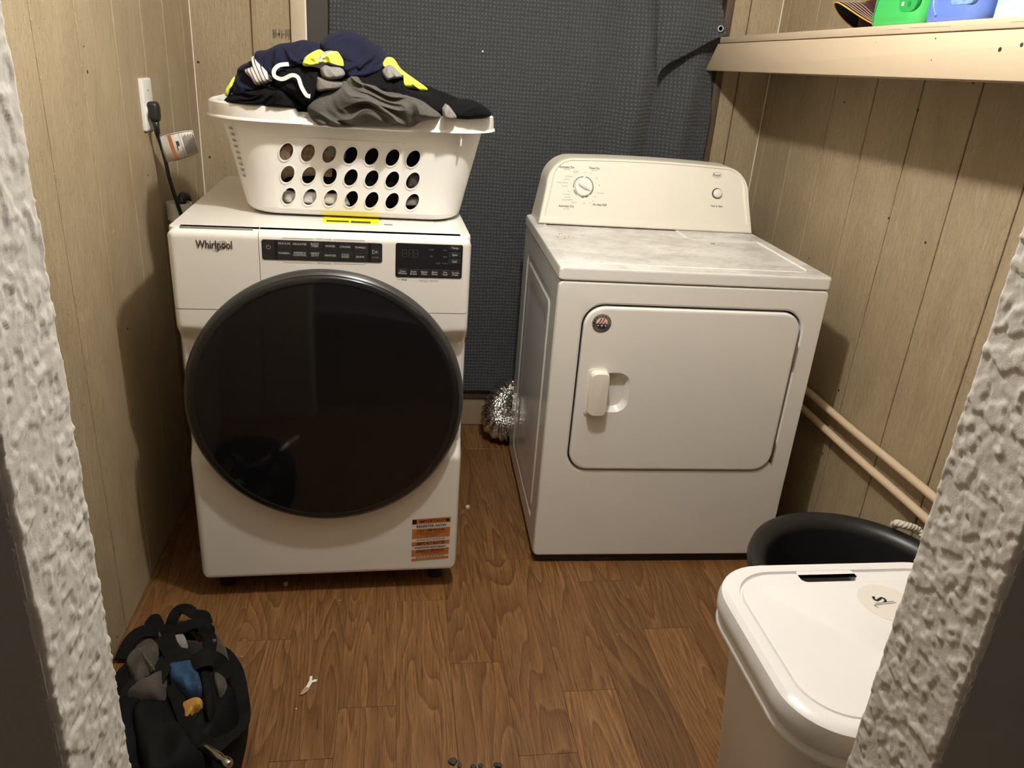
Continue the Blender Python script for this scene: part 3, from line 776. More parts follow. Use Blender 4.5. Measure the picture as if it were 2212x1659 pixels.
for x0 in (-.012, -.004, .005, .012):
    P = [(x0 + .004 * math.sin(k / 8 * 2.2) + .004 * k / 8, -.001 + .0145 * k / 8) for k in range(9)]
    for (a, z), (b, z2) in zip(P[:-1], P[1:]):
        if b ** 2 + z2 ** 2 < .0152 ** 2 and (b + .0038) ** 2 + z2 ** 2 < .0155 ** 2:
            mb.add(([(bq.x + a, -.0076, bq.z + z), (bq.x + a + .0038, -.0076, bq.z + z), (bq.x + b + .0038, -.0076, bq.z + z2), (bq.x + b, -.0076, bq.z + z2)], [(0, 1, 2, 3)]))
mb.build('sticker_stripes', 'red', bd)
mb = MB()
for sx_, s_ in ((-.0095, .0032), (.0005, .0042), (.0105, .0032)):
    pts = [(bq.x + sx_ + (s_ if k % 2 == 0 else s_ * .42) * math.sin(k * PI / 5), -.0079, bq.z - .0058 + (s_ if k % 2 == 0 else s_ * .42) * math.cos(k * PI / 5)) for k in range(10)]
    mb.add((pts + [(bq.x + sx_, -.0079, bq.z - .0058)], [(k, (k + 1) % 10, 10) for k in range(10)]))
mb.build('sticker_stars', 'sticker_white', bd)
mb = MB()
for i, ch in enumerate('AMERICA'):
    a = math.radians(200 - i * 22.5); txt(mb, ch, .0078, bq.x + .0203 * math.cos(a), bq.z + .0203 * math.sin(a), -.0074, rot=a - PI / 2, bold=.0001)
mb.build('sticker_lettering', 'ink', bd)
# left side with pressed ribs
def yz(loop, x): return [(x, a, b) for a, b in loop]
cy, cz = .345, .45
loops = [yz(rrect(.672, .842, .008, 6, cy + .006, cz), -.360), yz(rrect(.672, .842, .008, 6, cy + .006, cz), -.3675), yz(rrect(.668, .838, .008, 6, cy + .006, cz), -.3685),
         yz(rrect(.50, .72, .03, 6, cy, cz), -.3685), yz(rrect(.484, .704, .026, 6, cy, cz), -.3650), yz(rrect(.45, .67, .024, 6, cy, cz), -.3650), yz(rrect(.434, .654, .02, 6, cy, cz), -.3685),
         yz(rrect(.36, .58, .05, 6, cy, cz), -.3685), yz(rrect(.34, .56, .046, 6, cy, cz), -.3650)]
v, f = loft(loops, True, False, True); wn(mesh_obj('side_panel', v, f, 'white_side', dy, smooth=True, auto=20))
# lid
loops = []
for w_, d_, z_ in ((.733, .688, .8745), (.739, .694, .877), (.741, .696, .8795), (.741, .696, .902), (.737, .692, .9075), (.728, .684, .9095)): loops.append(xy(rrect(w_, d_, .012, 5, 0, .347), z_))
loops += [xy(rrect(.668, .60, .03, 5, 0, .347), .9095), xy(rrect(.664, .596, .03, 5, 0, .347), .9108), xy(rrect(.658, .59, .029, 5, 0, .347), .9108), xy(rrect(.650, .582, .028, 5, 0, .347), .9072)]
v, f = loft(loops, True, True, True); lid = wn(mesh_obj('lid', v, f, 'lid', dy, smooth=True, auto=25))
bx('lid_seam', (-.362, .362, .010, .68, .870, .8755), MT['gap'], dy, bevel=0)
# raised ledge at the rear right of the lid and a scuff mark
rp = [(.10, .545), (.10, .43), (.125, .40), (.335, .405), (.335, .545)]
v = [(a, b, .9073) for a, b in rp] + [(a, b, .9103) for a, b in [(.106, .545), (.106, .435), (.128, .408), (.329, .412), (.329, .545)]]
f = [(5, 6, 7, 8, 9)] + [(i, (i + 1) % 5, (i + 1) % 5 + 5, i + 5) for i in range(5)]
mesh_obj('raised_pad', v, f, 'lid', lid)
q = local_at(DM, 1540, 525, (0, 0, .9095), (0, 0, 1)); bx('scuff_mark', (q.x - .007, q.x + .007, q.y - .003, q.y + .003, .9070, .9077), MT['ink'], lid, bevel=0)
MT['rust'] = plain('rust', (.30, .19, .07), .8, var=.3, vscale=200)
rb = MB()
for k in range(26):
    q = local_at(DM, 1219 + random.gauss(0, 11), 513 + random.gauss(0, 6), (0, 0, .9075), (0, 0, 1))
    s_ = random.uniform(.001, .003); a = random.uniform(0, 3)
    rb.add(([(q.x + s_ * r_ * math.cos(a + t * PI / 3), q.y + s_ * random.uniform(.5, 1.6) * math.sin(a + t * PI / 3), .9076) for t in range(6) for r_ in (random.uniform(.6, 1.5),)], [(0, 1, 2, 3, 4, 5)]))
rb.build('rust_specks', 'rust', lid)['kind'] = 'stuff'
# console
def con_outline(sx=1.0, shr=0.0, n=10):
    P = []; zb, zt = .9098 + shr * .75, 1.106 - shr * .22; xl = .357 - shr * .6; r = max(.02, .082 - shr * .6)
    P += [(-xl, zb), (xl, zb)]
    for k in range(n + 1):
        a = PI / 2 * k / n; P.append((xl - .02 - r + r * math.cos(a), zt - r + r * math.sin(a)))
    for k in range(1, 8): P.append(((xl - .02 - r) * (1 - 2 * k / 8), zt))
    for k in range(n + 1):
        a = PI / 2 + PI / 2 * k / n; P.append((-xl + .02 + r + r * math.cos(a), zt - r + r * math.sin(a)))
    # slightly arched top, as moulded
    return [(x + .004, z + .012 * (1 - (x / .36) ** 2) * max(0, (z - .91) / .2)) for x, z in P]
SLOPE = .28
def cface(loop, d): return [(x, .530 + (z - .91) * SLOPE + d, z) for x, z in loop]
loops = [[(x, .690, z) for x, z in con_outline()], [(x * 1.0, .62 + (z - .91) * .1, z) for x, z in con_outline()], cface(con_outline(), .010), cface(con_outline(shr=.003), .003), cface(con_outline(shr=.008), 0), cface(con_outline(shr=.030), 0), cface(con_outline(shr=.040), .0035)]
v, f = loft(loops, True, True, True); con = wn(mesh_obj('console', v, f, 'bisque', dy, smooth=True, auto=28))
nrm = Vector((0, 1, -SLOPE)).normalized(); P0 = Vector((0, .530 + .0035, .91))
CM = Matrix.Translation(P0) @ Matrix.Rotation(-math.atan(SLOPE), 4, 'X')     # frame lying in the console face
CMW = DM @ CM
def con_at(px, py): return local_at(CMW, px, py)
def ctext(mb, s, size, px, py, **kw):
    q = con_at(px, py); tmp = MB(); txt(tmp, s, size, q.x, q.z, -.0004, **kw); mb.add((tmp.v, tmp.f), CM)
mb = MB(); mg = MB()
for s, X, Y in (('Automatic Dry', 565, 270), ('Timed Dry', 1320, 300), ('Automatic Dry', 550, 1345), ('No Heat Fluff', 1465, 1310)):
    ctext(mb, s, .0098, 1180 + X / 12.76, 340 + Y / 12.76, bold=.00022, shear=.15, sx=.82)
for s, X, Y in (('High Heat', 565, 330), ('High Heat', 1320, 360), ('Wrinkle\nPrevent', 815, 400), ('Cool Down', 620, 525), ('Less Dry', 555, 605), ('Energy Preferred', 445, 693), ('Very Dry', 505, 787), ('Off', 605, 940), ('Cool Down', 550, 1017), ('Less Dry', 600, 1095), ('Energy Preferred', 585, 1170), ('Very Dry', 755, 1245), ('Off', 1035, 1270), ('Low Heat', 545, 1417), ('Off', 1050, 425), ('60', 1230, 440), ('40', 1385, 575), ('20', 1455, 770), ('Cool Down', 1495, 985), ('Off', 1340, 1095), ('20', 1300, 1200), ('10', 1205, 1260)):
    ctext(mg, s, .0056, 1180 + X / 12.76, 340 + Y / 12.76, shear=.1, sx=.85)
ctext(mb, 'Push to Start', .0092, 1548, 445.5, bold=.00018, shear=.12, sx=.82)
ctext(mb, 'Roper', .0128, 1549, 378.5, bold=.0002, sx=.8)
q = con_at(1549, 378.5); tmp = MB()
for k in range(32):
    a0, a1 = 2 * PI * k / 32, 2 * PI * (k + 1) / 32
    tmp.add(([(q.x + (.0145 + d) * math.cos(a), -.0004, q.z + (.0092 + d) * math.sin(a)) for a in (a0, a1) for d in (0, .0007)], [(0, 1, 3, 2)]))
mb.add((tmp.v, tmp.f), CM)
mb.build('lettering', 'print_dark', con); mg.build('small_lettering', 'print_grey', con)
kq = con_at(1260, 404); tmp = MB()
for a, b in ((92, 188), (198, 232), (262, 276), (285, 300), (318, 327), (330, 440)):
    for k in range(12):
        a0, a1 = (math.radians(a + (b - a) * t / 12) for t in (k, k + 1))
        tmp.add(([(kq.x + r_ * math.cos(t), -.0004, kq.z + r_ * math.sin(t)) for t in (a0, a1) for r_ in (.0305, .0335)], [(0, 1, 3, 2)]))
mk = MB(); mk.add((tmp.v, tmp.f), CM); mk.build('dial_ring', 'print_grey', con)
def cobj(name, vf, m, parent, **kw):
    k_ = MB(); k_.add(vf, CM); return k_.build(name, m, parent, **kw)
knob = cobj('timer_knob', lathe([(.0285, .0), (.0285, -.006), (.0275, -.0095), (.0255, -.011), (0, -.0115)], 40, 'y', (kq.x, 0, kq.z)), 'white_plastic', con, smooth=True, auto=35)
gp = []
for u, w_, h_ in ((-.021, .0015, .002), (-.018, .0042, .009), (-.008, .0052, .012), (.004, .0050, .0115), (.014, .0034, .008), (.0235, .0006, .002)):
    a = math.radians(-28); c_, s_ = math.cos(a), math.sin(a)
    gp.append([(kq.x + u * c_ - q_ * s_, y_, kq.z + u * s_ + q_ * c_) for q_, y_ in ((-w_, -.011), (-w_ * .75, -.011 - h_ * .8), (w_ * .1, -.011 - h_), (w_ * .75, -.011 - h_ * .8), (w_, -.011))])
cobj('knob_grip', loft(gp, True, True, True), 'bisque', knob, smooth=True, auto=35)
bq2 = con_at(1548.5, 418)
cobj('button_socket', lathe([(.0168, 0), (.0168, -.0015), (.0145, -.0015), (.0145, .0)], 32, 'y', (bq2.x, 0, bq2.z)), 'print_dark', con, smooth=True, auto=30)
cobj('start_button', lathe([(.0138, 0), (.0138, -.006), (.0125, -.009), (.009, -.0105), (0, -.0108)], 32, 'y', (bq2.x + .001, 0, bq2.z)), 'white_plastic', con, smooth=True, auto=35)

# ================================================================== LAUNDRY BASKET on the washer
BX, BY, BZ = -.110, 2.118, .9957
bk = thing('laundry_basket', 'white plastic laundry basket with rows of oval holes standing on the washing machine', 'basket', (BX, BY, BZ))
def bdim(z):       # inner shape of the basket wall at height z (0..0.245)
    t = max(0, z) / .245
    return .262 + (.322 - .262) * t, .176 + (.200 - .176) * t, .085 + (.125 - .085) * t
def bloop(z, grow=0, n=8):
    a, b, r = bdim(z); return xy(rrect(2 * (a + grow), 2 * (b + grow), r + grow, n, 0, 0), z)
zl = [(.0, -.032), (.0015, -.021), (.005, -.010), (.010, -.004), (.017, 0)]
loops = [bloop(z, g) for z, g in zl]
ZA, ZB = .020, .190
la, lb = bloop(ZA), bloop(ZB); n = len(la)
# the long front side of the middle band is built cell by cell around the holes; the rest is one loft
front = [j for j in range(n) if la[j][1] < 0 and la[(j + 1) % n][1] < 0 and abs(la[j][1] - la[(j + 1) % n][1]) < 1e-6]
fi = max(front, key=lambda j: abs(la[j][0] - la[(j + 1) % n][0]))
wall = loops + [la, lb, bloop(.245)]
v, f = loft(wall, True, True, False); f.pop(len(loops) * n + fi)
mb = MB(); mb.add((v, f))
C00, C10, C11, C01 = (Vector(q) for q in (la[fi], la[(fi + 1) % n], lb[(fi + 1) % n], lb[fi]))
if C00.x > C10.x: C00, C10, C11, C01 = C10, C00, C01, C11
def fs(x, z):     # point on the front wall by x,z
    t = (z - ZA) / (ZB - ZA); a, b, r = bdim(z); return Vector((x, -b, z))
def halfw(z): a, b, r = bdim(z); return a - r
NC, NR, cw, ch = 7, 3, .0492, .0520
hx0, hz0 = -.0055 - NC * cw / 2, .1010 - NR * ch / 2
fn = Vector((0, -.245, -.05)).normalized()
fn = Vector((0, -1, -.2)).normalized()
NS = 32
for c_ in range(NC):
    for r_ in range(NR):
        cx_ = hx0 + (c_ + .5) * cw; cz_ = hz0 + (r_ + .5) * ch
        rect = []; e1 = []; e2 = []
        for k in range(NS):
            a = 2 * PI * k / NS; dx, dz = math.cos(a), math.sin(a)
            sd_ = int(a / (PI / 2) + .5) % 4; fr_ = ((a + PI / 4) % (PI / 2)) / (PI / 2) * 2 - 1
            rect.append((cx_ + cw / 2 * (1, -fr_, -1, fr_)[sd_], cz_ + ch / 2 * (fr_, 1, -fr_, -1)[sd_]))
            ex, ez = .0152 * dx, .0205 * dz; ex += ez * .28
            e1.append((cx_ + ex, cz_ + ez)); e2.append((cx_ + ex * 1.16, cz_ + ez * 1.13))
        L0 = [fs(*q) for q in rect]; L1 = [fs(*q) for q in e2]; L2 = [fs(*q) + fn * .0014 for q in e2]; L3 = [fs(*q) + fn * .0016 for q in e1]; L4 = [fs(*q) - fn * .003 for q in e1]
        mb.add(loft([L0, L1, L2, L3, L4], True))
# frame of the front wall around the hole field
hx1, hz1 = hx0 + NC * cw, hz0 + NR * ch
def strip(x0f, x1f, z0, z1, nz=1):
    for i in range(nz):
        a, b = z0 + (z1 - z0) * i / nz, z0 + (z1 - z0) * (i + 1) / nz
        mb.add(([fs(x0f(a), a), fs(x1f(a), a), fs(x1f(b), b), fs(x0f(b), b)], [(0, 1, 2, 3)]))
strip(lambda z: -halfw(z), lambda z: halfw(z), ZA, hz0); strip(lambda z: -halfw(z), lambda z: halfw(z), hz1, ZB)
strip(lambda z: -halfw(z), lambda z: hx0, hz0, hz1); strip(lambda z: hx1, lambda z: halfw(z), hz0, hz1)
shell = wn(mb.build('basket_shell', 'basket', bk, smooth=True, auto=28))
# rolled rim, lower in the middle of the front where the grip is cut out
N2 = 28
def rimloop(z, g, dip=True):
    a, b, r = bdim(.245); P = rrect(2 * (a + g), 2 * (b + g), r + g, 8, 0, 0, N2); out = []
    for x, y in P:
        zz = z
        if y < -.12 and dip:
            d = ss(-.128, -.118, x) * (1 - ss(.135, .175, x)); zz = z - .024 * d if z > .232 else z
        out.append((x, y, zz))
    return out
prof = [(-.002, .238), (.000, .250), (.005, .2555), (.014, .2565), (.020, .252), (.0215, .244), (.0225, .226), (.026, .2225), (.0265, .220), (.021, .2205), (.020, .226), (.0185, .245), (.012, .249), (.004, .247)]
loops = [rimloop(z, g) for g, z in prof]; loops.append(loops[0])
v, f = loft(loops, True); mesh_obj('rim', v, f, 'basket', bk, smooth=True, auto=40, weld=True)
# thin moulded line above the holes, tab under the rim
mesh_obj('moulded_line', [fs(x, z_) + fn * d_ for x in (-.155, .125) for z_, d_ in ((.1865, -.001), (.187, .001), (.188, .001), (.1885, -.001))], [(0, 1, 5, 4), (1, 2, 6, 5), (2, 3, 7, 6)], 'basket', bk)
q = fs(.27, .2); bx('rim_tab', (.252, .256, -.206, -.19, .19, .225), MT['basket'], bk, bevel=.001)
mk = MB()      # worn print down the left end
for k in range(9):
    z = .193 - k * .0135; a, b, r = bdim(z); an = math.radians(218)
    for j in range(5):
        th = an + j * .03; cx_, cy_ = -(a - r), -(b - r)
        p0 = Vector((cx_ + (r + .0018) * math.cos(th), cy_ + (r + .0018) * math.sin(th), z)); p1 = Vector((cx_ + (r + .0018) * math.cos(th + .016), cy_ + (r + .0018) * math.sin(th + .016), z))
        dz = Vector((-.0012, -.0008, .0045 + .002 * ((j * 7 + k) % 2)))
        mk.add(([p0, p1, p1 + dz, p0 + dz], [(0, 1, 2, 3)]))
mk.build('worn_print', 'print_dark', bk)['kind'] = 'stuff'

# ================================================================== CLOTHES in the basket
def pileF(x, z):
    a = max(.02, 1 - max(0, (z - 1.19) / .245) ** 2); b = max(.02, 1 - abs((x + .11) / .40) ** 3)
    return 2.130 - .215 * math.sqrt(a) * b ** .4
def pile_at(px, py):
    Y = 2.0
    for _ in range(12):
        q = at(px, py, 1, Y); Y = .5 * Y + .5 * pileF(q.x, q.z)
    return at(px, py, 1, Y)
def wr(x, z, ang, fa, fb, seed):
    c_, s_ = math.cos(ang), math.sin(ang); u, v_ = x * c_ + z * s_, -x * s_ + z * c_
    p = Vector((u * fa, v_ * fb, seed)); wv = noise.noise(Vector((x * 14, z * 14, seed + 5)))
    p.x += wv * .8
    a = 1 - abs(noise.noise(p)) * 2.6; b = 1 - abs(noise.noise(p * 1.9 + Vector((4, 7, 1)))) * 2.6
    return (a * abs(a) * .7 + .35 * b + .25 * noise.noise(p * 3.1)) - .25
def cloth(name, label, cat, px, mat, layer=0, thick=.03, amp=.008, ang=.6, fa=28, fb=9, seed=1, lower=None, parent=None, group='clothes heaped in the laundry basket', K=26, NB=110):
    """a bunched garment: closed outline draped over the heap, puffed and creased"""
    P = [pile_at(*q) for q in px]
    S = spline([(q.x, q.z, 0) for q in P], max(2, NB // len(P)), closed=True)
    c_ = sum((Vector((s.x, s.y)) for s in S), Vector((0, 0))) / len(S)
    V = []; F = []; n = len(S)
    for k in range(K):
        qf = 1 - k / (K - 1) * .985
        for s in S:
            x, z = c_.x + (s.x - c_.x) * qf, c_.y + (s.y - c_.y) * qf
            h = (1 - qf ** 5) ** .5
            y = pileF(x, z)
            if lower: y = lower(x, z, y)
            y -= layer + thick * h + amp * h * wr(x, z, ang, fa, fb, seed) - .022 * (1 - h)
            V.append((x, y, z))
    for k in range(K - 1):
        for j in range(n):
            F.append((k * n + j, k * n + (j + 1) % n, (k + 1) * n + (j + 1) % n, (k + 1) * n + j))
    F.append(tuple((K - 1) * n + j for j in range(n)))
    # back of the bunch, deep inside the heap
    b0 = len(V)
    for s in S: V.append((c_.x + (s.x - c_.x) * .9, (pileF(c_.x + (s.x - c_.x) * .9, max(1.25, c_.y + (s.y - c_.y) * .9)) + .03), max(1.25, c_.y + (s.y - c_.y) * .9)))
    for j in range(n): F.append((j, b0 + j, b0 + (j + 1) % n, (j + 1) % n))
    o = mesh_obj(name, V, F, mat, parent, smooth=True)
    if not parent: tag(o, label, cat, group)
    return o
# hidden bulk of the heap inside the basket
hv = []; hf_ = []
NU, NV = 40, 24
for j in range(NV + 1):
    t = j / NV
    for i in range(NU):
        a = 2 * PI * i / NU; r_ = 1
        if t < .5:
            z = .006 + (.25 - .006) * t * 2; A, B, r0 = bdim(z); sx, sy = A - .012, B - .012
            if z < .03: sx -= .045 * (1 - z / .03); sy -= .045 * (1 - z / .03)
        else:
            k = (t - .5) * 2; z = .25 + .085 * math.sin(k * PI / 2); sx, sy = .29 * math.cos(k * PI / 2 * .985) ** 1.5, .17 * math.cos(k * PI / 2 * .985)
        e = .55
        x = sx * math.copysign(abs(math.cos(a)) ** e, math.cos(a)); y = sy * math.copysign(abs(math.sin(a)) ** e, math.sin(a))
        w_ = noise.noise(Vector((x * 22, y * 22, z * 30))) * .004
        hv.append((BX + x * (1 + w_) , BY + y * (1 + w_) , BZ + z + (w_ if t > .5 else 0)))
for j in range(NV):
    for i in range(NU): hf_.append((j * NU + i, j * NU + (i + 1) % NU, (j + 1) * NU + (i + 1) % NU, (j + 1) * NU + i))
hf_.append(tuple(range(NU))[::-1]); hf_.append(tuple(NV * NU + i for i in range(NU)))
GRP = 'clothes heaped in the laundry basket'
tag(mesh_obj('black_clothing', hv, hf_, 'blackcloth', smooth=True), 'dark bundled clothing filling the inside of the laundry basket', 'clothing', GRP)
# pieces seen through the holes
def inlay(name, label, x0, x1, z0, z1, m, bul=.004, seed=0):
    V = []; F = []; nx, nz = 26, 14
    for j in range(nz + 1):
        for i in range(nx + 1):
            u, t = i / nx, j / nz; x = x0 + (x1 - x0) * u; z = z0 + (z1 - z0) * t
            z += .012 * noise.noise(Vector((u * 3, t, seed))) * (1 if j == nz else t)
            e = min(u, 1 - u, t * .7, (1 - t) * .7); A, B, r0 = bdim(z)
            y = -(B - .008) + .012 * (1 - ss(0, .16, e)) + .003 * noise.noise(Vector((x * 60, z * 60, seed)))
            V.append((BX + x, BY + y, BZ + z))
    for j in range(nz):
        for i in range(nx): a = j * (nx + 1) + i; F.append((a, a + 1, a + nx + 2, a + nx + 1))
    n0 = len(V)
    V += [(a, b + .04, c) for a, b, c in V[:n0]]
    F += [(d + n0, c + n0, b + n0, a + n0) for a, b, c, d in F[:n0 and nx * nz]]
    return tag(mesh_obj(name, V, F, m, smooth=True), label, 'laundry', 'laundry seen through the basket holes')
inlay('towel', 'brown terry towel seen through the left holes of the basket', -.19, -.035, .085, .19, 'towel', seed=1)
inlay('white_undershirt', 'white cloth low behind the bottom row of basket holes', -.18, .0, .025, .062, 'whitecloth', seed=2)
inlay('grey_shirt', 'grey shirt behind the third and fourth basket holes of the top row', -.085, -.01, .135, .188, 'greyband', seed=3)
inlay('marl_sock', 'grey marl sock behind the bottom right basket hole', .10, .185, .035, .058, 'sock', seed=5)
inlay('denim_cloth', 'dark grey cloth behind the rightmost middle basket hole', .125, .185, .075, .125, 'greycloth', seed=6)

def lowr(x, z, y):       # garment hanging over the front rim
    return min(y, 1.915) if z < 1.27 else y + (min(y, 1.915) - y) * (1 - ss(1.27, 1.31, z))
cloth('navy_jacket', 'navy blue jacket on the very top of the laundry heap', 'jacket', [(690, 95), (704, 77), (738, 65), (770, 72), (805, 90), (834, 115), (836, 134), (824, 152), (795, 162), (760, 152), (735, 130), (702, 114)], 'navy', .002, .045, .018, 2.3, 16, 6, 3, K=36, NB=160)
cloth('navy_sweater', 'navy sweater crumpled on the left side of the laundry heap', 'sweater', [(508, 165), (514, 145), (545, 128), (552, 111), (575, 107), (600, 95), (630, 91), (655, 86), (690, 94), (706, 112), (690, 122), (672, 128), (660, 142), (630, 150), (612, 162), (590, 180), (575, 195), (540, 205), (510, 212), (498, 200)], 'navy', .0, .035, .022, .9, 24, 10, 8, K=36, NB=180)
cloth('navy_undershirt', 'navy cloth in the middle of the heap behind the yellow vest', 'clothing', [(735, 125), (790, 140), (832, 135), (828, 152), (800, 165), (770, 170), (745, 165)], 'navy', .012, .03, .010, -.5, 26, 8, 12)
cloth('striped_shirt', 'white shirt piece with thin black stripes on the left of the heap', 'shirt', [(549, 121), (563, 132), (580, 150), (592, 170), (586, 178), (560, 185), (546, 168), (532, 152), (549, 140)], 'striped', .032, .022, .004, .3, 20, 8, 4)
cloth('black_shirt', 'black shirt with a folded pale collar in the middle of the heap', 'shirt', [(600, 152), (640, 143), (690, 148), (700, 175), (690, 205), (665, 228), (635, 212), (596, 190)], 'blackcloth', .02, .025, .008, .5, 24, 8, 5)
cloth('safety_vest', 'bright yellow safety vest with reflective tape folded in the middle of the heap', 'vest', [(657, 140), (663, 122), (690, 107), (706, 113), (735, 111), (746, 142), (725, 136), (700, 137), (672, 143)], 'hivis', .045, .018, .016, 1.2, 42, 18, 6, K=34)
cloth('reflective_tape', None, None, [(694, 122), (706, 111), (724, 110), (716, 120), (700, 130), (706, 135), (680, 140), (690, 130)], 'reflect', .058, .010, .006, .9, 40, 10, 6, parent=bpy.data.objects['safety_vest'])
cloth('black_trousers', 'black cloth bunched at the front left rim of the basket', 'clothing', [(484, 219), (500, 203), (540, 191), (590, 186), (630, 194), (652, 213), (657, 234), (600, 231), (530, 225)], 'blackcloth', .012, .03, .018, 2.2, 22, 8, 9)
cloth('dark_sweatshirt', 'black sweatshirt between the grey trousers and the yellow sleeve', 'sweatshirt', [(735, 172), (780, 152), (826, 146), (850, 165), (872, 170), (880, 188), (930, 200), (958, 222), (968, 238), (955, 248), (900, 228), (850, 208), (800, 190)], 'blackcloth', .012, .03, .008, 2.6, 24, 8, 10)
cloth('yellow_sleeve', 'bright yellow sleeve hanging down the right side of the heap', 'sleeve', [(825, 141), (833, 125), (850, 126), (866, 148), (895, 170), (923, 191), (912, 198), (898, 190), (874, 189), (870, 160), (846, 139)], 'hivis', .030, .014, .006, 2.4, 22, 8, 11)
sk1 = cloth('grey_sock', 'grey marl sock in the centre of the laundry heap', 'sock', [(694, 148), (705, 138), (718, 141), (738, 144), (748, 158), (738, 168), (715, 171), (698, 164)], 'sock', .045, .014, .006, .5, 30, 12, 13)
cloth('rolled_sock', 'grey marl sock rolled against the yellow sleeve', 'sock', [(826, 155), (836, 140), (848, 139), (868, 158), (868, 166), (848, 170), (835, 172)], 'sock', .045, .014, .006, .4, 30, 12, 14)
gt = cloth('grey_trousers', 'grey trousers draped over the front rim of the basket', 'trousers', [(664, 238), (676, 218), (702, 200), (728, 186), (750, 165), (768, 157), (785, 172), (812, 174), (832, 190), (862, 196), (900, 208), (930, 226), (952, 246), (945, 254), (915, 260), (888, 274), (870, 266), (830, 272), (735, 275), (702, 270), (684, 268)], 'greycloth', .02, .03, .030, 1.2, 24, 5.5, 15, lower=lowr, K=60, NB=260)
cloth('waistband', None, None, [(686, 171), (690, 164), (715, 172), (742, 178), (738, 190), (712, 194), (688, 195)], 'greyband', .042, .012, .002, .4, 30, 10, 16, parent=gt)
cloth('black_sock', 'black sock lying at the right end of the basket rim', 'sock', [(958, 240), (966, 222), (985, 213), (1020, 216), (1050, 232), (1060, 248), (1030, 255), (985, 255)], 'blackcloth', .03, .03, .005, .2, 24, 9, 17)
cloth('small_grey_sock', 'small grey sock end beside the black sock on the rim', 'sock', [(954, 232), (964, 224), (975, 234), (984, 250), (970, 256), (956, 250)], 'sock', .06, .012, .005, .2, 30, 12, 18)
cloth('yellow_cuff', 'yellow cuff poking out at the far left of the heap', 'sleeve', [(485, 205), (488, 192), (498, 178), (508, 163), (508, 182), (498, 196), (492, 210)], 'hivis', .004, .014, .003, .9, 30, 9, 19)
# pale folded collar of the black shirt
pth = [pile_at(*q) - Vector((0, d, 0)) for q, d in (((630, 138), .052), ((612, 140), .058), ((601, 150), .06), ((602, 163), .06), ((618, 169), .06), ((638, 161), .062), ((651, 166), .062), ((658, 185), .062), ((668, 202), .06), ((676, 205), .058))]
col_ = mesh_obj('pale_collar', *ribbon(spline(pth, 8), .0085, .004, lambda t: (.15, -1, .25)), 'whitecloth', bpy.data.objects['black_shirt'], smooth=True, auto=40)

# ================================================================== MOVING BLANKET hung over the back door
def sheet(name, fn, nu, nv, m, parent, usc=1.0, vsc=1.0, th=.006):
    V = []; F = []; UV = []
    for j in range(nv + 1):
        for i in range(nu + 1):
            p, uv = fn(i / nu, j / nv); V.append(p); UV.append(uv)
    W = nu + 1
    for j in range(nv):
        for i in range(nu): a = j * W + i; F.append((a, a + 1, a + W + 1, a + W))
    o = mesh_obj(name, V, F, m, parent, smooth=True)
    ul = o.data.uv_layers.new(name='UVMap')
    for l in o.data.loops: ul.data[l.index].uv = UV[l.vertex_index]
    s = o.modifiers.new('thickness', 'SOLIDIFY'); s.thickness = th; s.offset = 0
    return o
bl = thing('moving_blanket', 'dark grey quilted moving blanket hung as a curtain over the back door', 'blanket', (.43, B_ - .03, .155))
def bfold(x, z):
    d = .010 * noise.noise(Vector((x * 3.2, z * .8, 1))) + .004 * noise.noise(Vector((x * 9, z * 2.2, 4)))
    low = 1 - ss(1.30, 1.72, z)
    xs = x + .10 * (1.2 - z) * .6
    d += .062 * low * math.exp(-((xs - .80) / .050) ** 2)
    d -= .020 * low * math.exp(-((xs - .885) / .026) ** 2)
    d += .050 * low * math.exp(-((xs - .985) / .050) ** 2)
    d += .012 * math.exp(-((xs - .62) / .06) ** 2) * (.4 + .6 * low)
    return max(-.012, d)
def main(u, v):
    z = .155 + (2.05 - .155) * v; x0 = -.236 + .012 * noise.noise(Vector((z * 3, 1, 2))); x1 = 1.097 - .030 * ss(1.2, 1.5, z) + .005 * noise.noise(Vector((z * 6, 3, 2)))
    z0 = .004 * noise.noise(Vector((u * 12, 4, 4))) * (1 - v)
    x = x0 + (x1 - x0) * u
    return (x - .43, -bfold(x, z) + .012, z + z0 - .155), (x + .6, z)
sheet('blanket_sheet', main, 150, 120, MT['blanket'], bl)
edge = [(1571, 77), (1545, 84), (1520, 97), (1495, 111), (1468, 125), (1445, 137), (1428, 152), (1419, 172)]
EP = [at(px, py, 1, 2.705 + .045 * k / 7) for k, (px, py) in enumerate(edge)]
ES = spline(EP, 8)
def flap(u, v):
    k = (1 - u) * (len(ES) - 1); i = min(int(k), len(ES) - 2); e = ES[i].lerp(ES[i + 1], k - i)
    top = Vector((.80 + .275 * u, B_ - .06 - .03 * u, 2.05))
    if v < .5:
        mid = Vector((.835 + .225 * u, B_ - .048 - .062 * math.sin(PI * min(1, u * .8 + .15)) * 1.0, 1.60)); t = v / .5
        c = e.lerp(mid, t); c.y -= .012 * math.sin(PI * t) * math.sin(PI * u)
    else:
        mid = Vector((.835 + .225 * u, B_ - .048 - .062 * math.sin(PI * min(1, u * .8 + .15)), 1.60)); c = mid.lerp(top, (v - .5) / .5)
    return (c.x - .43, c.y - (B_ - .03), c.z - .155), (c.x + .6, c.z)
sheet('blanket_corner_flap', flap, 50, 60, MT['blanket'], bl)
MT['grommet'] = plain('pale metal eyelet', (.70, .68, .63), .4, metal=.5)
gq = at(1555, 62, 1, 2.708)
gq = Vector((gq.x - .43, gq.y - (B_ - .03) - .006, gq.z - .155))
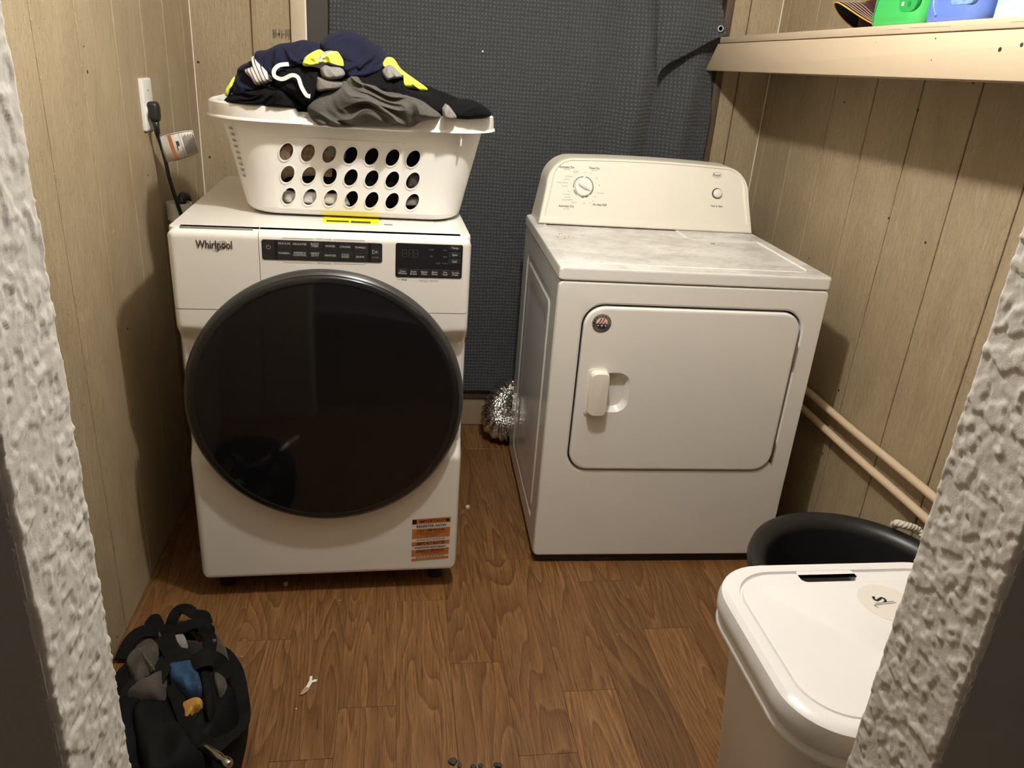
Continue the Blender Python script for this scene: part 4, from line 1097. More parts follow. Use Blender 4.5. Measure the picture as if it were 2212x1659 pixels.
mesh_obj('grommet', *lathe([(.0065, -.001), (.0072, -.0028), (.0095, -.0028), (.0105, .0005), (.0065, .001), (.0065, -.001)], 24, 'y', gq), MT['grommet'], bl, smooth=True, auto=40)
lint = at(1044, 111, 1, 2.77); 
mesh_obj('lint_speck', *lathe([(0, .002), (.0035, 0), (0, -.002)], 8, 'y', (lint.x - .43, .012 - bfold(lint.x, lint.z) - .006, lint.z - .155)), 'whitecloth', bl)

# ================================================================== SHELF on the right wall
sh = thing('wall_shelf', 'long beige painted wooden shelf fixed along the right wall', 'shelf', (1.18, 1.70, 1.40))
def zsh(y): return 1.4995 + (2.70 - y) * .0115      # top of the shelf board
ya, yb_ = .635, 2.70
def sheared(name, x0, x1, y0, y1, dz0, dz1, m, parent, bev=.002, chamf=0):
    if chamf:
        P = [(y0, dz0), (y1, dz0), (y1, dz0 + .012), (y1 - chamf, dz1), (y0, dz1)]
    else: P = [(y0, dz0), (y1, dz0), (y1, dz1), (y0, dz1)]
    V = [(x - 1.18, y - 1.70, zsh(y) + d - 1.40) for x in (x0, x1) for y, d in P]; n = len(P)
    F = [tuple(range(n)), tuple(range(2 * n - 1, n - 1, -1))] + [(i, i + n, (i + 1) % n + n, (i + 1) % n) for i in range(n)]
    return mesh_obj(name, V, F, m, parent, bevel=bev, seg=2)
sheared('front_board', 1.051, 1.069, ya, 2.783, -.1045, -.0205, MT['shelf'], sh, .0025, chamf=.07)
tb = sheared('top_board', 1.0515, 1.3035, ya, yb_, -.0185, 0, MT['shelf'], sh, .002)
sheared('wall_cleat', 1.285, 1.3035, ya, 2.80, -.10, -.0195, MT['shelf'], sh, .002)
for y in (1.02, 1.77, 2.45): sheared('bracket', 1.069, 1.285, y, y + .018, -.085, -.0195, MT['shelf'], sh, .002)
fb = [o for o in sh.children if o.name.startswith('front_board')][0]
for px, py, r in ((2160, 107, .0045), (2207, 97, .004), (1892, 90, .003), (1882, 137, .003), (2021, 83, .0018), (2012, 130, .0014)):
    q = at(px, py, 0, 1.051); v, f = lathe([(r, .0006), (r * .9, -.0004), (0, -.0006)], 10, 'x', (q.x - 1.18, q.y - 1.70, q.z - 1.40))
    mesh_obj('screw_hole', v, f, 'hole' if r > .0035 or r < .002 else 'trimp', fb)
for (y0_, y1_) in ((1.52, 1.65), (1.68, 1.73), (2.58, 2.62), (1.30, 1.36)):
    v, f = box(1.0508 - 1.18, 1.056 - 1.18, y0_ - 1.7, y1_ - 1.7, zsh(y0_) - .0095 - 1.40, zsh(y0_) - .0070 - 1.40); mesh_obj('chipped_edge', v, f, 'trimp', tb)

# ------------------------------------------------------------------ things on the shelf
def jug(name, label, y0, y1, xf, dep, h, m, cap_m, lean=.02):
    cy_ = (y0 + y1) / 2; w_ = y1 - y0; x0 = xf + dep / 2
    t = thing(name, label, 'jug', (x0, cy_, zsh(cy_ - w_ / 2) + .001))
    L = []
    for z, s, r in ((0, .90, .03), (.004, .95, .032), (.02, 1.0, .035), (.06, 1.0, .036), (.11, .97, .036), (.16, .90, .036), (.20, .74, .034), (.225, .5, .026), (.24, .34, .019), (.262, .32, .018)):
        z_ = z * h / .262; L.append(xy(rrect(dep * min(1, s + .04), w_ * s, r, 6, 0, 0), z_))
    mesh_obj('jug_body', *loft(L, True, True, True), m, t, smooth=True, auto=45)
    mesh_obj('jug_cap', *lathe([(.024, h - .003), (.026, h + .004), (.026, h + .035), (.022, h + .04), (0, h + .04)], 24), cap_m, t, smooth=True, auto=40)
    mesh_obj('jug_handle', *tube(spline([(0, w_ * .40, h * .56), (0, w_ * .52, h * .72), (0, w_ * .46, h * .9), (0, w_ * .2, h * .93)], 6), .011, 10), m, t, smooth=True)
    return t
gj = jug('detergent_jug', 'bright green detergent jug on the shelf beside the cap', 1.672, 1.868, 1.075, .115, .27, MT['green'], MT['greendark'])
gM = gj.location
def jug_label(par, y0, y1, z0, z1, m, name, off=.0008, dep=.115, r=.008):
    L = rrect(y1 - y0, z1 - z0, r, 5, (y0 + y1) / 2, (z0 + z1) / 2)
    v, f = loft([[(-dep / 2 - off, a, b) for a, b in L], [(-dep / 2 + .006, a, b) for a, b in L]], True, True, True)
    return mesh_obj(name, v, f, m, par, smooth=False)
lb_ = jug_label(gj, -.088, -.022, .026, .13, MT['greenlab'], 'jug_label', .0006, r=.02)
jug_label(lb_, -.040, -.033, .038, .046, MT['sticker_white'], 'label_square', .0014, r=.001)
jug_label(lb_, -.060, -.046, .052, .064, MT['ink'], 'label_mark', .0014, r=.001)
jug_label(lb_, -.066, -.055, .036, .047, MT['greendark'], 'label_disc', .0014, r=.005)
mesh_obj('jug_seam', *tube(spline([(-.0585, .066, .008), (-.0583, .068, .03), (-.0575, .060, .06), (-.055, .05, .1)], 5), .0011, 6), 'greendark', gj, smooth=True)
bj = jug('fabric_softener_jug', 'blue detergent jug on the shelf between green jug and pouch', 1.492, 1.664, 1.075, .115, .26, MT['blue'], MT['bluelab'])
jug_label(bj, -.075, -.005, .030, .13, MT['bluelab'], 'jug_label', .0006, r=.012)
mesh_obj('moulded_grip', *tube(spline([(-.0575, .03, .012), (-.0580, .045, .03), (-.0575, .055, .06)], 6), .003, 8), 'blue', bj, smooth=True)
po = thing('detergent_pouch', 'pale blue and white plastic pouch at the near end of the shelf items', 'pouch', (1.145, 1.375, zsh(1.27) + .001))
L = []
for k in range(13):
    t = k / 12; z = .24 * t; L.append(xy(rrect(.10 * (1 - t ** 2.2) + .006, .215 - .03 * t, .03 * (1 - t) + .002, 6, 0, 0), z))
mesh_obj('pouch_body', *loft(L, True, True, True), 'pouch', po, smooth=True, auto=50)
v, f = box(-.0515, -.045, -.105, -.055, .03, .11); mesh_obj('pouch_label', v, f, 'sticker_white', po)
# cap with a curved brim
cp = thing('baseball_cap', 'maroon baseball cap with gold trimmed brim at the far end of the shelf', 'cap', (1.190, 2.000, zsh(1.90) + .001), math.radians(80))
v, f = lathe([(.076, 0), (.078, .03), (.072, .065), (.056, .095), (.03, .112), (0, .117)], 36, 'z', (0, -.028, .002)); mesh_obj('cap_crown', v, f, 'maroon', cp, smooth=True)
def brim(off, sc=1.0, na=24, nb=8):
    V = []; F = []
    for j in range(nb + 1):
        b = j / nb
        for i in range(na + 1):
            a = -1 + 2 * i / na; x = .080 * a * sc
            y0_ = math.sqrt(max(0, .078 ** 2 - (.98 * .078 * a) ** 2)) - .03; y1_ = y0_ + .072 * math.sqrt(max(0, 1 - a * a * .92)) * sc
            y = y0_ + (y1_ - y0_) * b; z = .064 - .058 * a * a - .002 * b + off
            V.append((x, y, z))
    W = na + 1
    for j in range(nb):
        for i in range(na): q = j * W + i; F.append((q, q + 1, q + W + 1, q + W))
    return V, F
bt = mesh_obj('cap_brim', *brim(.002), 'maroon', cp, smooth=True); mesh_obj('brim_underside', *brim(-.0015), 'capunder', bt, smooth=True)
bv, _ = brim(0); mesh_obj('brim_trim', *tube(bv[-25:], .0016, 8), 'capgold', bt, smooth=True)
for t_ in (.3, .45, .6, .75, .88):
    pth = []
    for i in range(25):
        a = -1 + 2 * i / 24; p0, p1 = Vector(bv[i]), Vector(bv[8 * 25 + i]); q = p0.lerp(p1, t_); pth.append(q + Vector((0, 0, .0026)))
    mesh_obj('brim_stitching', *tube(pth, .0006, 4), 'trimp', bt)
bx('front_patch', (-.022, .022, .036, .0435, .070, .088), MT['capgold'], cp, bevel=.003)

# ================================================================== WATER PIPES on the right wall
for z_, lab in ((.486, 'upper of two cream painted pipes along the right wall'), (.424, 'lower of two cream painted pipes along the right wall')):
    pp = thing('water_pipe', lab, 'pipe', (1.281, 1.70, z_), 0, 'pipes along the right wall')
    mesh_obj('pipe_run', *tube([(0, -1.03 + k * .105, .0015 * math.sin(k)) for k in range(21)], .0113, 16), plain('pipe paint %s' % z_, (.62, .48, .33), .4, var=.03), pp, smooth=True)
    for y in (-.55, .66): bx('pipe_clip', (-.013, .0235, y - .007, y + .007, -.0135, .0135), MT['trimp'], pp, bevel=.002)

# ================================================================== BLACK TUB
tbx = thing('rope_handle_tub', 'round black rubber tub with white rope handles behind the white bin', 'tub', (1.030, 1.290, 0))
v, f = lathe([(0, .012), (.17, .012), (.175, .02), (.203, .365), (.208, .380), (.222, .392), (.238, .396), (.246, .392), (.249, .378), (.246, .368), (.238, .366), (.193, .01), (.187, 0), (0, 0)], 72)
mesh_obj('tub_body', v, f, 'tub', tbx, smooth=True, auto=45)
def rope(name, pts, par):
    P = spline(pts, 10)
    o = mesh_obj(name, *tube(P, .0075, 8), 'rope', par, smooth=True)
    for ph in (0, 2.1, 4.2):
        T = []
        for i, q in enumerate(P):
            t = (P[min(i + 1, len(P) - 1)] - P[max(i - 1, 0)]).normalized(); s = t.cross(Vector((0, 0, 1))).normalized(); u_ = s.cross(t)
            a = i * .55 + ph; T.append(q + (s * math.cos(a) + u_ * math.sin(a)) * .0055)
        mesh_obj('strand', *tube(T, .0048, 6), 'rope', o, smooth=True)
RC = Vector((1.03, 1.29, 0))
rp_ = [at(px, py, 2, z_) - RC for px, py, z_ in ((1931, 1136, .395), (1938, 1131, .415), (1955, 1135, .418), (1972, 1140, .412), (1988, 1150, .40))]
rope('rope_handle', rp_ + [rp_[-1] + Vector((.012, -.05, -.02)), rp_[-1] + Vector((.005, -.09, -.06))], tbx)
rope('rope_handle', [(-.19, -.175, .30), (-.215, -.185, .335), (-.21, -.16, .365), (-.235, -.12, .335), (-.225, -.10, .30)], tbx)

# ================================================================== WHITE BIN
BCX, BCY = .752, .846
bn = thing('waste_bin', 'white plastic bin with a rounded rectangular lid by the doorway', 'bin', (BCX, BCY, 0))
def bl_(w_, d_, r, z, n=10): return xy(rrect(w_, d_, r, n, 0, 0), z)
v, f = loft([bl_(.30, .235, .05, .0), bl_(.31, .245, .055, .006), bl_(.405, .318, .075, .55), bl_(.412, .324, .077, .575)], True, True, False)
mesh_obj('bin_body', v, f, 'bin', bn, smooth=True, auto=40)
v, f = loft([bl_(.408, .32, .076, .548), bl_(.450, .362, .092, .550), bl_(.458, .370, .095, .556), bl_(.456, .368, .094, .564), bl_(.444, .356, .089, .570), bl_(.444, .356, .089, .575)], True)
mesh_obj('bin_collar', v, f, 'bin', bn, smooth=True, auto=50)
LZ = .620
sq0 = at(1725, 1235, 2, LZ - .003); sq1 = at(1845, 1245, 2, LZ - .003); sqa = at(1735, 1252, 2, LZ - .003); sqb = at(1830, 1227, 2, LZ - .003)
sx0, sx1 = .678 - BCX, .774 - BCX; sy0, sy1 = .979 - BCY, 1.004 - BCY
SL = lambda g, z: xy(rrect(sx1 - sx0 + g, sy1 - sy0 + g, .007 + g / 2, 10, (sx0 + sx1) / 2, (sy0 + sy1) / 2), z)
loops = [bl_(.440, .352, .088, .560), bl_(.452, .364, .092, .574), bl_(.462, .373, .096, .582), bl_(.463, .374, .096, .598), bl_(.456, .367, .093, .613), bl_(.440, .351, .087, .6195), bl_(.418, .329, .080, LZ), bl_(.406, .317, .076, LZ - .001), bl_(.402, .313, .075, LZ - .007),
         bl_(.398, .309, .073, LZ - .007), bl_(.395, .306, .072, LZ - .0025), bl_(.386, .297, .069, LZ - .0015), ]; slot = [SL(.008, LZ - .0015), SL(.003, LZ - .004), SL(0, LZ - .014)]
k_ = MB(); k_.add(loft(loops, True)); k_.add(fill_between(loops[-1], slot[0])); k_.add(loft(slot, True)); lidb = wn(k_.build('bin_lid', 'bin', bn, smooth=True, auto=35, weld=True))
mesh_obj('slot_floor', *loft([SL(.004, LZ - .022), SL(.004, LZ - .0135)], True, True, True), MT['print_grey'], lidb)
cr0, cr1 = (Vector(((a - BCX), (b - BCY))) for a, b in ((.592, .957), (.705, .812)))
wedge = [(cr0.x, cr0.y), (cr1.x, cr1.y), (.188, cr1.y), (.188, .112), (.05, .122)]
zt = LZ - .0015
V = [(a, b, zt) for a, b in [(cr0.x, cr0.y), (cr1.x, cr1.y), (.188, cr1.y), (.188, sy0 - .006), (cr0.x + .01, sy0 - .006)]]
V += [(a, b, zt + .0060) for a, b in [(cr0.x + .014, cr0.y - .002), (cr1.x + .016, cr1.y + .012), (.186, cr1.y + .012), (.186, sy0 - .014), (cr0.x + .03, sy0 - .014)]]
F = [(5, 6, 7, 8, 9)] + [(i, (i + 1) % 5, (i + 1) % 5 + 5, i + 5) for i in range(5)]
mesh_obj('raised_flap', V, F, 'bin', lidb, bevel=.0016, seg=3)
lq = at(1902, 1303, 2, LZ + .004); lx, ly = lq.x - BCX + .012, lq.y - BCY
el = mesh_obj('round_label', *lathe([(.046, 0), (.0458, .0005), (0, .0006)], 40, 'z', (lx, ly, zt + .0060)), 'sticker_white', lidb, smooth=True, auto=30)
def flat_text(s, size, x, y, z, rot, par, name, m='ink', **kw):
    k_ = MB(); k_.add(text_geo(s, size, **kw), Matrix.Translation((x, y, z)) @ Matrix.Rotation(rot, 4, 'Z')); return k_.build(name, m, par)
sq_ = at(1901, 1296, 2, LZ + .004); flat_text('S', .030, sq_.x - BCX, sq_.y - BCY, zt + .0070, math.radians(78), el, 'label_letter', bold=.0007)
ml = MB()
for (pa, pb_) in (((1891, 1305), (1930, 1300)), ((1888, 1308.5), (1935, 1303)), ((1888, 1309), (1897, 1314))):
    a, b = at(*pa, 2, LZ + .004), at(*pb_, 2, LZ + .004); n_ = (b - a).normalized().cross(Vector((0, 0, 1))) * .0007
    ml.add(([(q.x - BCX, q.y - BCY, zt + .0070) for q in (a - n_, b - n_, b + n_, a + n_)], [(0, 1, 2, 3)]))
ml.build('label_lines', 'print_grey', el)['kind'] = 'stuff'

# ================================================================== FOIL DUCT behind the dryer
P = spline([(.64, 2.575, .10), (.56, 2.632, .092), (.46, 2.650, .082), (.395, 2.672, .080), (.392, 2.715, .125), (.44, 2.742, .180), (.54, 2.748, .205), (.70, 2.748, .21)], 28)
dl = len(P)
tag(mesh_obj('dryer_duct', *tube(P, lambda t: .0615 + .0045 * math.sin(t * dl * .95) - .004 * ss(.45, .6, t), 40), 'foil', None, smooth=True), 'crinkled silver foil vent hose curling out behind the dryer', 'vent hose')

# ================================================================== OUTLET, PLUG, CORD, TAG
ot = thing('wall_outlet', 'white outlet plate on the left panel wall', 'outlet', (L_, 2.266, 1.208))
v, f = loft([[(0, a, b) for a, b in rrect(.082, .130, .004, 4)], [(.006, a, b) for a, b in rrect(.082, .130, .004, 4)], [(.009, a, b) for a, b in rrect(.072, .120, .004, 4)]], True, True, True)
mesh_obj('cover_plate', v, f, 'white_plastic', ot, smooth=True, auto=25)
v, f = lathe([(.0, .016), (.019, .016), (.021, .012), (.021, .008)], 28, 'x', (0, -.010, -.012)); mesh_obj('socket_face', v, f, 'white_plastic', ot, smooth=True, auto=35)
mesh_obj('plate_screw', *lathe([(.003, .009), (.003, .0102), (0, .0102)], 12, 'x', (0, 0, .035)), 'chrome', ot)
cd = thing('power_cord', 'black power cord with angled plug hanging from the left wall outlet', 'cord', (L_ + .023, 2.250, 1.198))
O = Vector((L_ + .023, 2.250, 1.198))
v, f = loft([[(x, a, b) for a, b in rrect(w_, h_, .009, 5, 0, cz_)] for x, w_, h_, cz_ in ((-.012, .026, .034, .000), (-.008, .033, .044, -.003), (.006, .033, .050, -.005), (.012, .028, .046, -.006), (.015, .018, .034, -.007))], True, True, True)
mesh_obj('plug', v, f, 'black_plastic', cd, smooth=True, auto=40)
mesh_obj('strain_relief', *tube([(.001, 0, -.024), (.003, .0, -.044), (.006, .0, -.062)], lambda t: .0105 - .004 * t + .001 * math.sin(t * 24), 12), 'black_plastic', cd, smooth=True)
cpx = [(330, 262, -.625), (338, 285, -.620), (347, 310, -.615), (357, 345, -.610), (364, 378, -.603), (374, 412, -.598), (385, 445, -.592), (392, 465, -.588), (402, 500, -.583)]
cpts = [at(px, py, 1, 2.252 + .006 * k) - O for k, (px, py, x) in enumerate(cpx)]
mesh_obj('cable', *tube(spline([(.004, .0, -.05)] + cpts[1:], 6), .0052, 10), 'black_plastic', cd, smooth=True)
tg_ = []
for j in range(3):
    row = []
    for i in range(13):
        u = i / 12; a = Vector((340 + 76 * u, 297 - 16 * u - 9 * math.sin(u * PI) * .3)); b = Vector((361 + 69 * u, 351 - 21 * u + 3 * math.sin(u * PI)))
        p = a.lerp(b, j / 2); row.append(at(p.x, p.y, 1, 2.262 - .010 * math.sin(u * PI * 1.1) - .010 * u) - O)
    tg_.append(row)
def tagm(u0, u1, w0, w1, off):
    def pt(u, w_):
        k = u * 12; i = min(int(k), 11); c_ = [tg_[j][i].lerp(tg_[j][i + 1], k - i) for j in range(3)]
        q = c_[0].lerp(c_[1], w_ * 2) if w_ < .5 else c_[1].lerp(c_[2], w_ * 2 - 1); return q - Vector((0, off, 0))
    nu = max(2, int((u1 - u0) * 16)); V = []; F = []
    for i in range(nu + 1):
        u = u0 + (u1 - u0) * i / nu; V += [pt(u, w0), pt(u, (w0 + w1) / 2), pt(u, w1)]
    for i in range(nu): F += [(3 * i, 3 * i + 3, 3 * i + 4, 3 * i + 1), (3 * i + 1, 3 * i + 4, 3 * i + 5, 3 * i + 2)]
    return V, F
tgo = mesh_obj('warning_tag', *tagm(0, 1, 0, 1, 0), 'sticker_white', cd, smooth=True)
tgo.modifiers.new('thickness', 'SOLIDIFY').thickness = .0008
mesh_obj('tag_orange_strip', *tagm(.27, .36, .06, .94, .0012), 'orange', tgo)
lm = MB()
for k in range(11):
    u = .66 + k * .029; lm.add(tagm(u, u + .012, .12 + .1 * ((k * 5) % 3) / 3, .92, .0013))
lm.add(tagm(.585, .592, .03, .97, .0013)); lm.add(tagm(.23, .98, .02, .035, .0013)); lm.add(tagm(.23, .98, .965, .98, .0013)); lm.add(tagm(.975, .985, .02, .98, .0013))
lm.add(tagm(.45, .53, .32, .50, .0013)); lm.add(tagm(.44, .46, .50, .66, .0013))
lm.build('tag_print', 'print_dark', tgo)['kind'] = 'stuff'

# ================================================================== DRAIN STANDPIPE left of the washer
sp = at(387, 437, 1, 2.33)
st = thing('drain_standpipe', 'white drain pipe with a black hose bent into it left of the washer', 'pipe', (sp.x, 2.33, 0))
zt_ = sp.z
mesh_obj('pipe', *lathe([(.030, 0), (.030, zt_ - .05), (.0345, zt_ - .048), (.0345, zt_), (.0300, zt_), (.0290, zt_ - .08), (0, zt_ - .08)], 36), 'white_plastic', st, smooth=True, auto=40)
mesh_obj('drain_hose', *tube(spline([(.004, .0, zt_ - .06), (.005, 0, zt_ - .01), (.006, .004, zt_ + .006), (.008, .022, zt_ + .014), (.010, .045, zt_ + .002), (.012, .058, zt_ - .06), (.012, .06, zt_ - .3)], 8), .0125, 16), 'black_plastic', st, smooth=True)

# ================================================================== TOOL BAG on the floor
GX, GY, GHX, GHY, GH = -.468, 1.235, .160, .265, .175
def bagG(x, y):
    e = abs((x - GX) / GHX) ** 2.4 + abs((y - GY) / GHY) ** 2.4
    if e >= 1: return 0
    h = GH * (1 - e) ** .42
    h -= .055 * math.exp(-((x - GX - .03) / .055) ** 2 - ((y - GY - .0) / .12) ** 2)      # sagging mouth
    h += .012 * noise.noise(Vector((x * 16, y * 14, 3))) * (1 - e) ** .3
    return max(0, h)
def bag_at(px, py, lift=0):
    z = .12
    for _ in range(16):
        q = at(px, py, 2, z + lift); z = .5 * z + .5 * bagG(q.x, q.y)
    return at(px, py, 2, z + lift)
tb_ = thing('tool_bag', 'worn black and grey tool bag slumped on the floor by the left wall', 'bag', (GX, GY, 0))
GO = Vector((GX, GY, 0))
V = []; F = []; NR_, NA = 36, 90
for k in range(NR_ + 1):
    q = 1 - k / NR_ * .99; q = 1 - (1 - q) ** 1.6
    for j in range(NA):
        a = 2 * PI * j / NA; e = 2 / 2.4
        x = GHX * q * math.copysign(abs(math.cos(a)) ** e, math.cos(a)); y = GHY * q * math.copysign(abs(math.sin(a)) ** e, math.sin(a))
        z = bagG(GX + x, GY + y) + .011 * (1 - abs(noise.noise(Vector((x * 22, y * 14, 9)))) * 2.4) * ss(0, 6, k)
        V.append((x, y, max(0, z) if k else 0))
for k in range(NR_):
    for j in range(NA): F.append((k * NA + j, k * NA + (j + 1) % NA, (k + 1) * NA + (j + 1) % NA, (k + 1) * NA + j))
F.append(tuple(NR_ * NA + j for j in range(NA))); F.append(tuple(range(NA))[::-1])
mesh_obj('bag_body', V, F, 'bagblack', tb_, smooth=True)
def bpatch(name, px, m, layer=.006, puff=.01, amp=.004, seed=1, fr=30, K=14, parent=None):
    P = [bag_at(*q) for q in px]; S = spline([(q.x, q.y, 0) for q in P], max(3, 72 // len(P)), closed=True); n = len(S)
    c_ = sum(S, Vector()) / n; V = []; F = []
    for k in range(K):
        qf = 1 - k / (K - 1) * .985
        for s in S:
            x, y = c_.x + (s.x - c_.x) * qf, c_.y + (s.y - c_.y) * qf; h = (1 - qf ** 5) ** .5
            z = bagG(x, y) + layer + puff * h + amp * h * (1 - 2.2 * abs(noise.noise(Vector((x * fr, y * fr * .6, seed))))) - .014 * (1 - h)
            V.append((x - GX, y - GY, max(.001, z)))
    for k in range(K - 1):
        for j in range(n): F.append((k * n + j, k * n + (j + 1) % n, (k + 1) * n + (j + 1) % n, (k + 1) * n + j))
    F.append(tuple((K - 1) * n + j for j in range(n)))
    return mesh_obj(name, V, F, m, parent or tb_, smooth=True)
pk = bpatch('side_pocket', [(272, 1440), (290, 1415), (302, 1392), (335, 1388), (347, 1412), (338, 1452), (318, 1475), (292, 1478)], 'baggrey', .010, .012, .005, 2)
bpatch('front_flap', [(274, 1512), (300, 1488), (330, 1474), (358, 1462), (362, 1490), (352, 1526), (325, 1518), (296, 1514)], 'baggrey', .014, .012, .004, 3)
bpatch('end_panel', [(446, 1368), (458, 1366), (480, 1392), (494, 1418), (496, 1446), (478, 1440), (462, 1412), (452, 1390)], 'baggrey', .008, .014, .004, 4)
bpatch('inner_pocket', [(462, 1466), (474, 1464), (490, 1478), (488, 1500), (474, 1508), (466, 1492)], 'baggrey', .010, .010, .003, 5)
bpatch('mouth_lining', [(362, 1400), (385, 1375), (420, 1378), (452, 1405), (450, 1440), (450, 1520), (440, 1560), (415, 1585), (392, 1560), (380, 1500), (365, 1450)], 'bagdark', .004, .004, .001, 6)
bpatch('blue_lining', [(361, 1452), (382, 1447), (404, 1441), (424, 1448), (436, 1480), (440, 1508), (420, 1518), (404, 1516), (386, 1500), (370, 1484)], 'bagblue', .012, .016, .012, 7, 26)
bpatch('grey_tool', [(368, 1380), (392, 1374), (402, 1390), (408, 1408), (388, 1406), (378, 1398)], 'sock', .012, .012, .002, 8)
bpatch('tan_pouch', [(391, 1532), (408, 1522), (428, 1516), (440, 1522), (438, 1538), (418, 1550), (404, 1566), (394, 1566)], 'bagtan', .010, .012, .003, 9)
bpatch('black_flap', [(290, 1530), (350, 1520), (372, 1540), (392, 1580), (430, 1630), (440, 1680), (330, 1690), (300, 1640)], 'bagblack', .012, .016, .008, 10, 18)
bpatch('zip_edge', [(432, 1462), (452, 1460), (462, 1500), (466, 1540), (458, 1570), (446, 1560), (438, 1510)], 'strapblack', .014, .010, .003, 11)
bpatch('blue_tab', [(343, 1381), (349, 1379), (352, 1396), (348, 1401)], 'bagblue', .020, .006, 0, 12)
def strap(name, pts, wd=.032, m='strapblack'):
    P = spline([bag_at(px, py, l) - GO for px, py, l in pts], 9)
    v, f = ribbon(P, wd, .003, lambda t: (0, -.35, 1))
    return mesh_obj(name, v, f, m, tb_, smooth=True, auto=40)
strap('carry_strap', [(262, 1425, .012), (284, 1382, .02), (310, 1364, .022), (345, 1362, .022), (380, 1362, .03), (408, 1352, .035), (432, 1350, .03), (448, 1362, .02), (447, 1372, .008)], .034)
strap('carry_strap', [(368, 1366, .012), (372, 1340, .035), (386, 1318, .05), (404, 1316, .055), (420, 1326, .045), (440, 1330, .03), (448, 1350, .012)], .028)
strap('carry_strap', [(358, 1372, .03), (366, 1398, .03), (384, 1420, .03), (410, 1434, .032), (436, 1424, .034), (462, 1424, .03), (478, 1440, .02), (488, 1468, .01)], .036)
strap('carry_strap', [(440, 1412, .012), (455, 1395, .018), (452, 1374, .024), (436, 1362, .03), (415, 1358, .034), (392, 1366, .03)], .026)
strap('carry_strap', [(335, 1474, .014), (350, 1446, .022), (364, 1424, .024), (382, 1428, .022), (398, 1440, .014)], .034)
strap('carry_strap', [(462, 1408, -.012), (484, 1420, .0), (503, 1448, .008), (510, 1470, .012), (516, 1505, .016), (520, 1545, .014), (512, 1570, .012), (480, 1596, .014), (455, 1616, .012)], .040)
strap('carry_strap', [(320, 1370, .006), (322, 1346, .018), (336, 1334, .022), (346, 1350, .012)], .020)
strap('carry_strap', [(455, 1615, .010), (420, 1588, .016), (402, 1560, .014), (384, 1510, .012), (368, 1480, .014)], .026)
zp = MB()
for k in range(14):
    t = k / 13; q = bag_at(303 + 30 * t, 1404 + 44 * t, .026) - GO; zp.add(box(q.x - .0022, q.x + .0022, q.y - .0016, q.y + .0016, q.z - .001, q.z + .003))
zp.build('zip_teeth', 'steel', pk)['kind'] = 'stuff'
# ratchet handle sticking out of the bag
ra, rb_ = at(398, 1582, 2, .115), at(494, 1650, 2, .155)
ax = (rb_ - ra); L0 = ax.length
rt = thing('ratchet_wrench', 'chrome ratchet handle sticking out of the tool bag', 'wrench', ra)
rt.rotation_mode = 'QUATERNION'; rt.rotation_quaternion = ax.to_track_quat('Z', 'Y')
s_ = L0 / .13
v, f = lathe([(0, -.03), (.006, -.03), (.0065, .0), (.0068, .04), (.0085, .046), (.0085, .050), (.0072, .052), (.0085, .054), (.0085, .058), (.0075, .062), (.0088, .085), (.0088, .108), (.0072, .114), (.0072, .118)], 28)
mesh_obj('handle_shaft', [(a, b, c * s_) for a, b, c in v], f, 'chrome', rt, smooth=True, auto=35)
v, f = lathe([(.0072, .117), (.0098, .119), (.0102, .124), (.0095, .130), (.006, .134), (0, .135)], 28)
mesh_obj('end_knob', [(a, b, c * s_) for a, b, c in v], f, 'chrome', rt, smooth=True, auto=35)

# ================================================================== LITTER on the floor
def scrap(name, label, cat, px, outline, m, h=.002, group=None, curl=.004, z0=.0006):
    c_ = at(px[0], px[1], 2, 0); n = len(outline)
    V = [(c_.x + a, c_.y + b, z0 + curl * abs(noise.noise(Vector((a * 90, b * 90, px[0]))))) for a, b in outline]
    V += [(a, b, z + h) for a, b, z in V]
    F = [tuple(range(n))[::-1], tuple(range(n, 2 * n))] + [(i, (i + 1) % n, (i + 1) % n + n, i + n) for i in range(n)]
    o = mesh_obj(name, [(x - c_.x, y - c_.y, z) for x, y, z in V], F, m); o.location = (c_.x, c_.y, 0)
    return tag(o, label, cat, group)
MT['scrapwhite'] = plain('paper white', (.80, .79, .76), .6); MT['scraptan'] = plain('dry leaf tan', (.36, .26, .15), .8, var=.2, vscale=90)
MT['crumb'] = plain('crumb', (.55, .47, .34), .8, var=.2, vscale=200); MT['flake'] = plain('dark flake', (.03, .03, .032), .7, var=.3, vscale=200)
scrap('paper_scrap', 'small white torn paper scrap on the floor in front of the washer', 'paper', (674, 1474), [(-.012, -.018), (-.005, -.020), (.001, -.006), (.010, .0), (.012, .006), (.004, .006), (.0, .002), (-.001, .018), (-.007, .016), (-.006, .004)], 'scrapwhite')
scrap('leaf_bit', 'curled tan leaf bit lying beside the white paper scrap', 'leaf', (661, 1492), [(-.012, -.016), (-.004, -.014), (.004, -.006), (.009, .003), (.007, .012), (.0, .013), (-.006, .002)], 'scraptan')
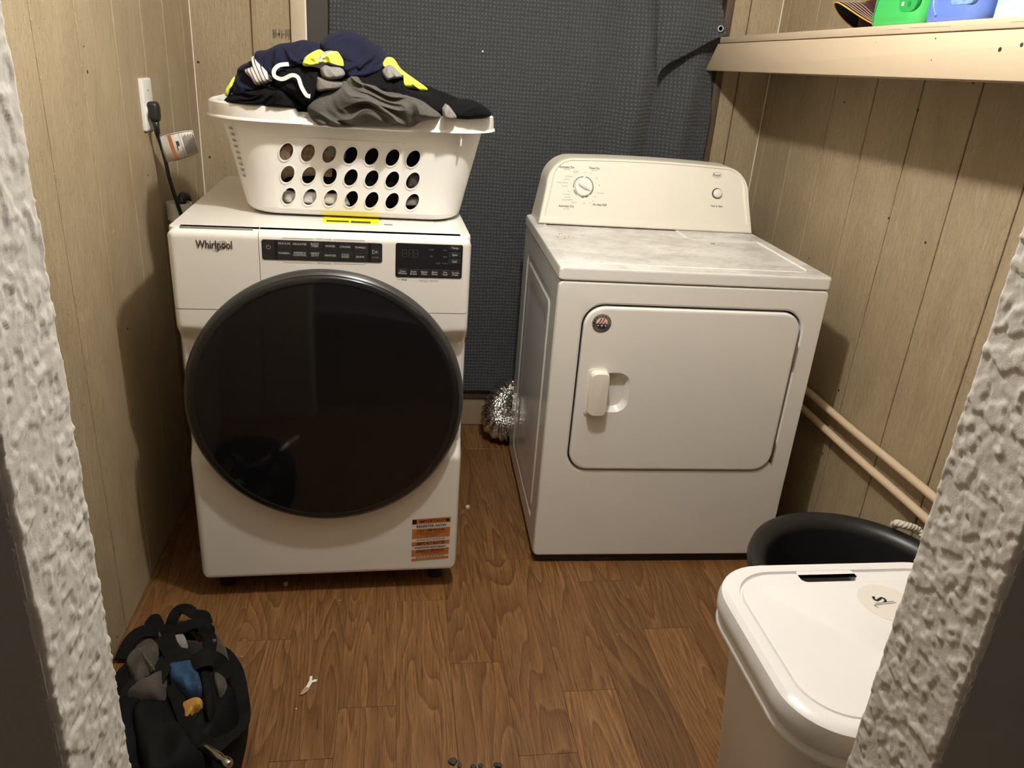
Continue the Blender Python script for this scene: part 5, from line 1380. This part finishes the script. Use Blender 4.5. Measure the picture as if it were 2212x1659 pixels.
scrap('food_crumb', 'pale crumb on the floor between the washer and the dryer', 'crumb', (1010, 1098), [(.008 * math.cos(k), .008 * math.sin(k) * (1 + .3 * (k % 2))) for k in range(6)], 'crumb', .006)
scrap('food_crumb', 'pale crumb on the floor right under the washer front', 'crumb', (617, 1264), [(.007 * math.cos(k), .006 * math.sin(k) * (1 + .3 * (k % 2))) for k in range(6)], 'crumb', .005)
scrap('food_crumb', 'tiny white crumb on the floor beside the tool bag strap', 'crumb', (503, 1591), [(.003 * math.cos(k), .003 * math.sin(k)) for k in range(6)], 'scrapwhite', .003)
scrap('dark_flake', 'large dark flake on the floor at the bottom edge of the photo', 'debris', (978, 1647), [(.010 * math.cos(k), .007 * math.sin(k) * (1 + .4 * (k % 2))) for k in range(6)], 'flake', .004)
for px, wh in (((993, 1656), 'second'), ((1022, 1658), 'third'), ((1038, 1656), 'fourth'), ((1072, 1654), 'fifth'), ((1079, 1656), 'sixth')):
    scrap('dark_flake', wh + ' dark flake from the left in the row at the bottom edge of the floor', 'debris', px, [(random.uniform(.004, .007) * math.cos(k), .006 * math.sin(k)) for k in range(6)], 'flake', .003, 'row of small dark flakes on the doorway floor')
rnd = random.Random(4)
for px, wh in (((523, 1420), 'tiny pale crumb just right of the upper end of the tool bag'), ((640, 1533), 'tiny pale crumb on the floor below the tan leaf bit'), ((1333, 1372), 'tiny pale crumb on the floor in front of the dryer'), ((852, 1262), 'tiny pale crumb in the shadow under the washer front'), ((735, 1298), 'tiny pale crumb on the plank just before the washer shadow')):
    scrap('dust_crumb', wh, 'crumb', px, [(rnd.uniform(.0012, .0025) * math.cos(k), rnd.uniform(.0012, .0025) * math.sin(k)) for k in range(6)], 'crumb', .0015, 'tiny dust crumbs on the floor')

# fine print and symbols are too small to pick apart: one part each
for o in list(bpy.data.objects):
    if o.parent and o.name.split('.')[0] in ('lettering', 'small_lettering', 'dim_lettering', 'symbols', 'printed_legend', 'printed_notes', 'display_digits', 'sticker_lettering', 'sticker_stars', 'sticker_stripes', 'dial_ring', 'orange_bands', 'stencil_mark', 'brand_badge'):
        o['kind'] = 'stuff'
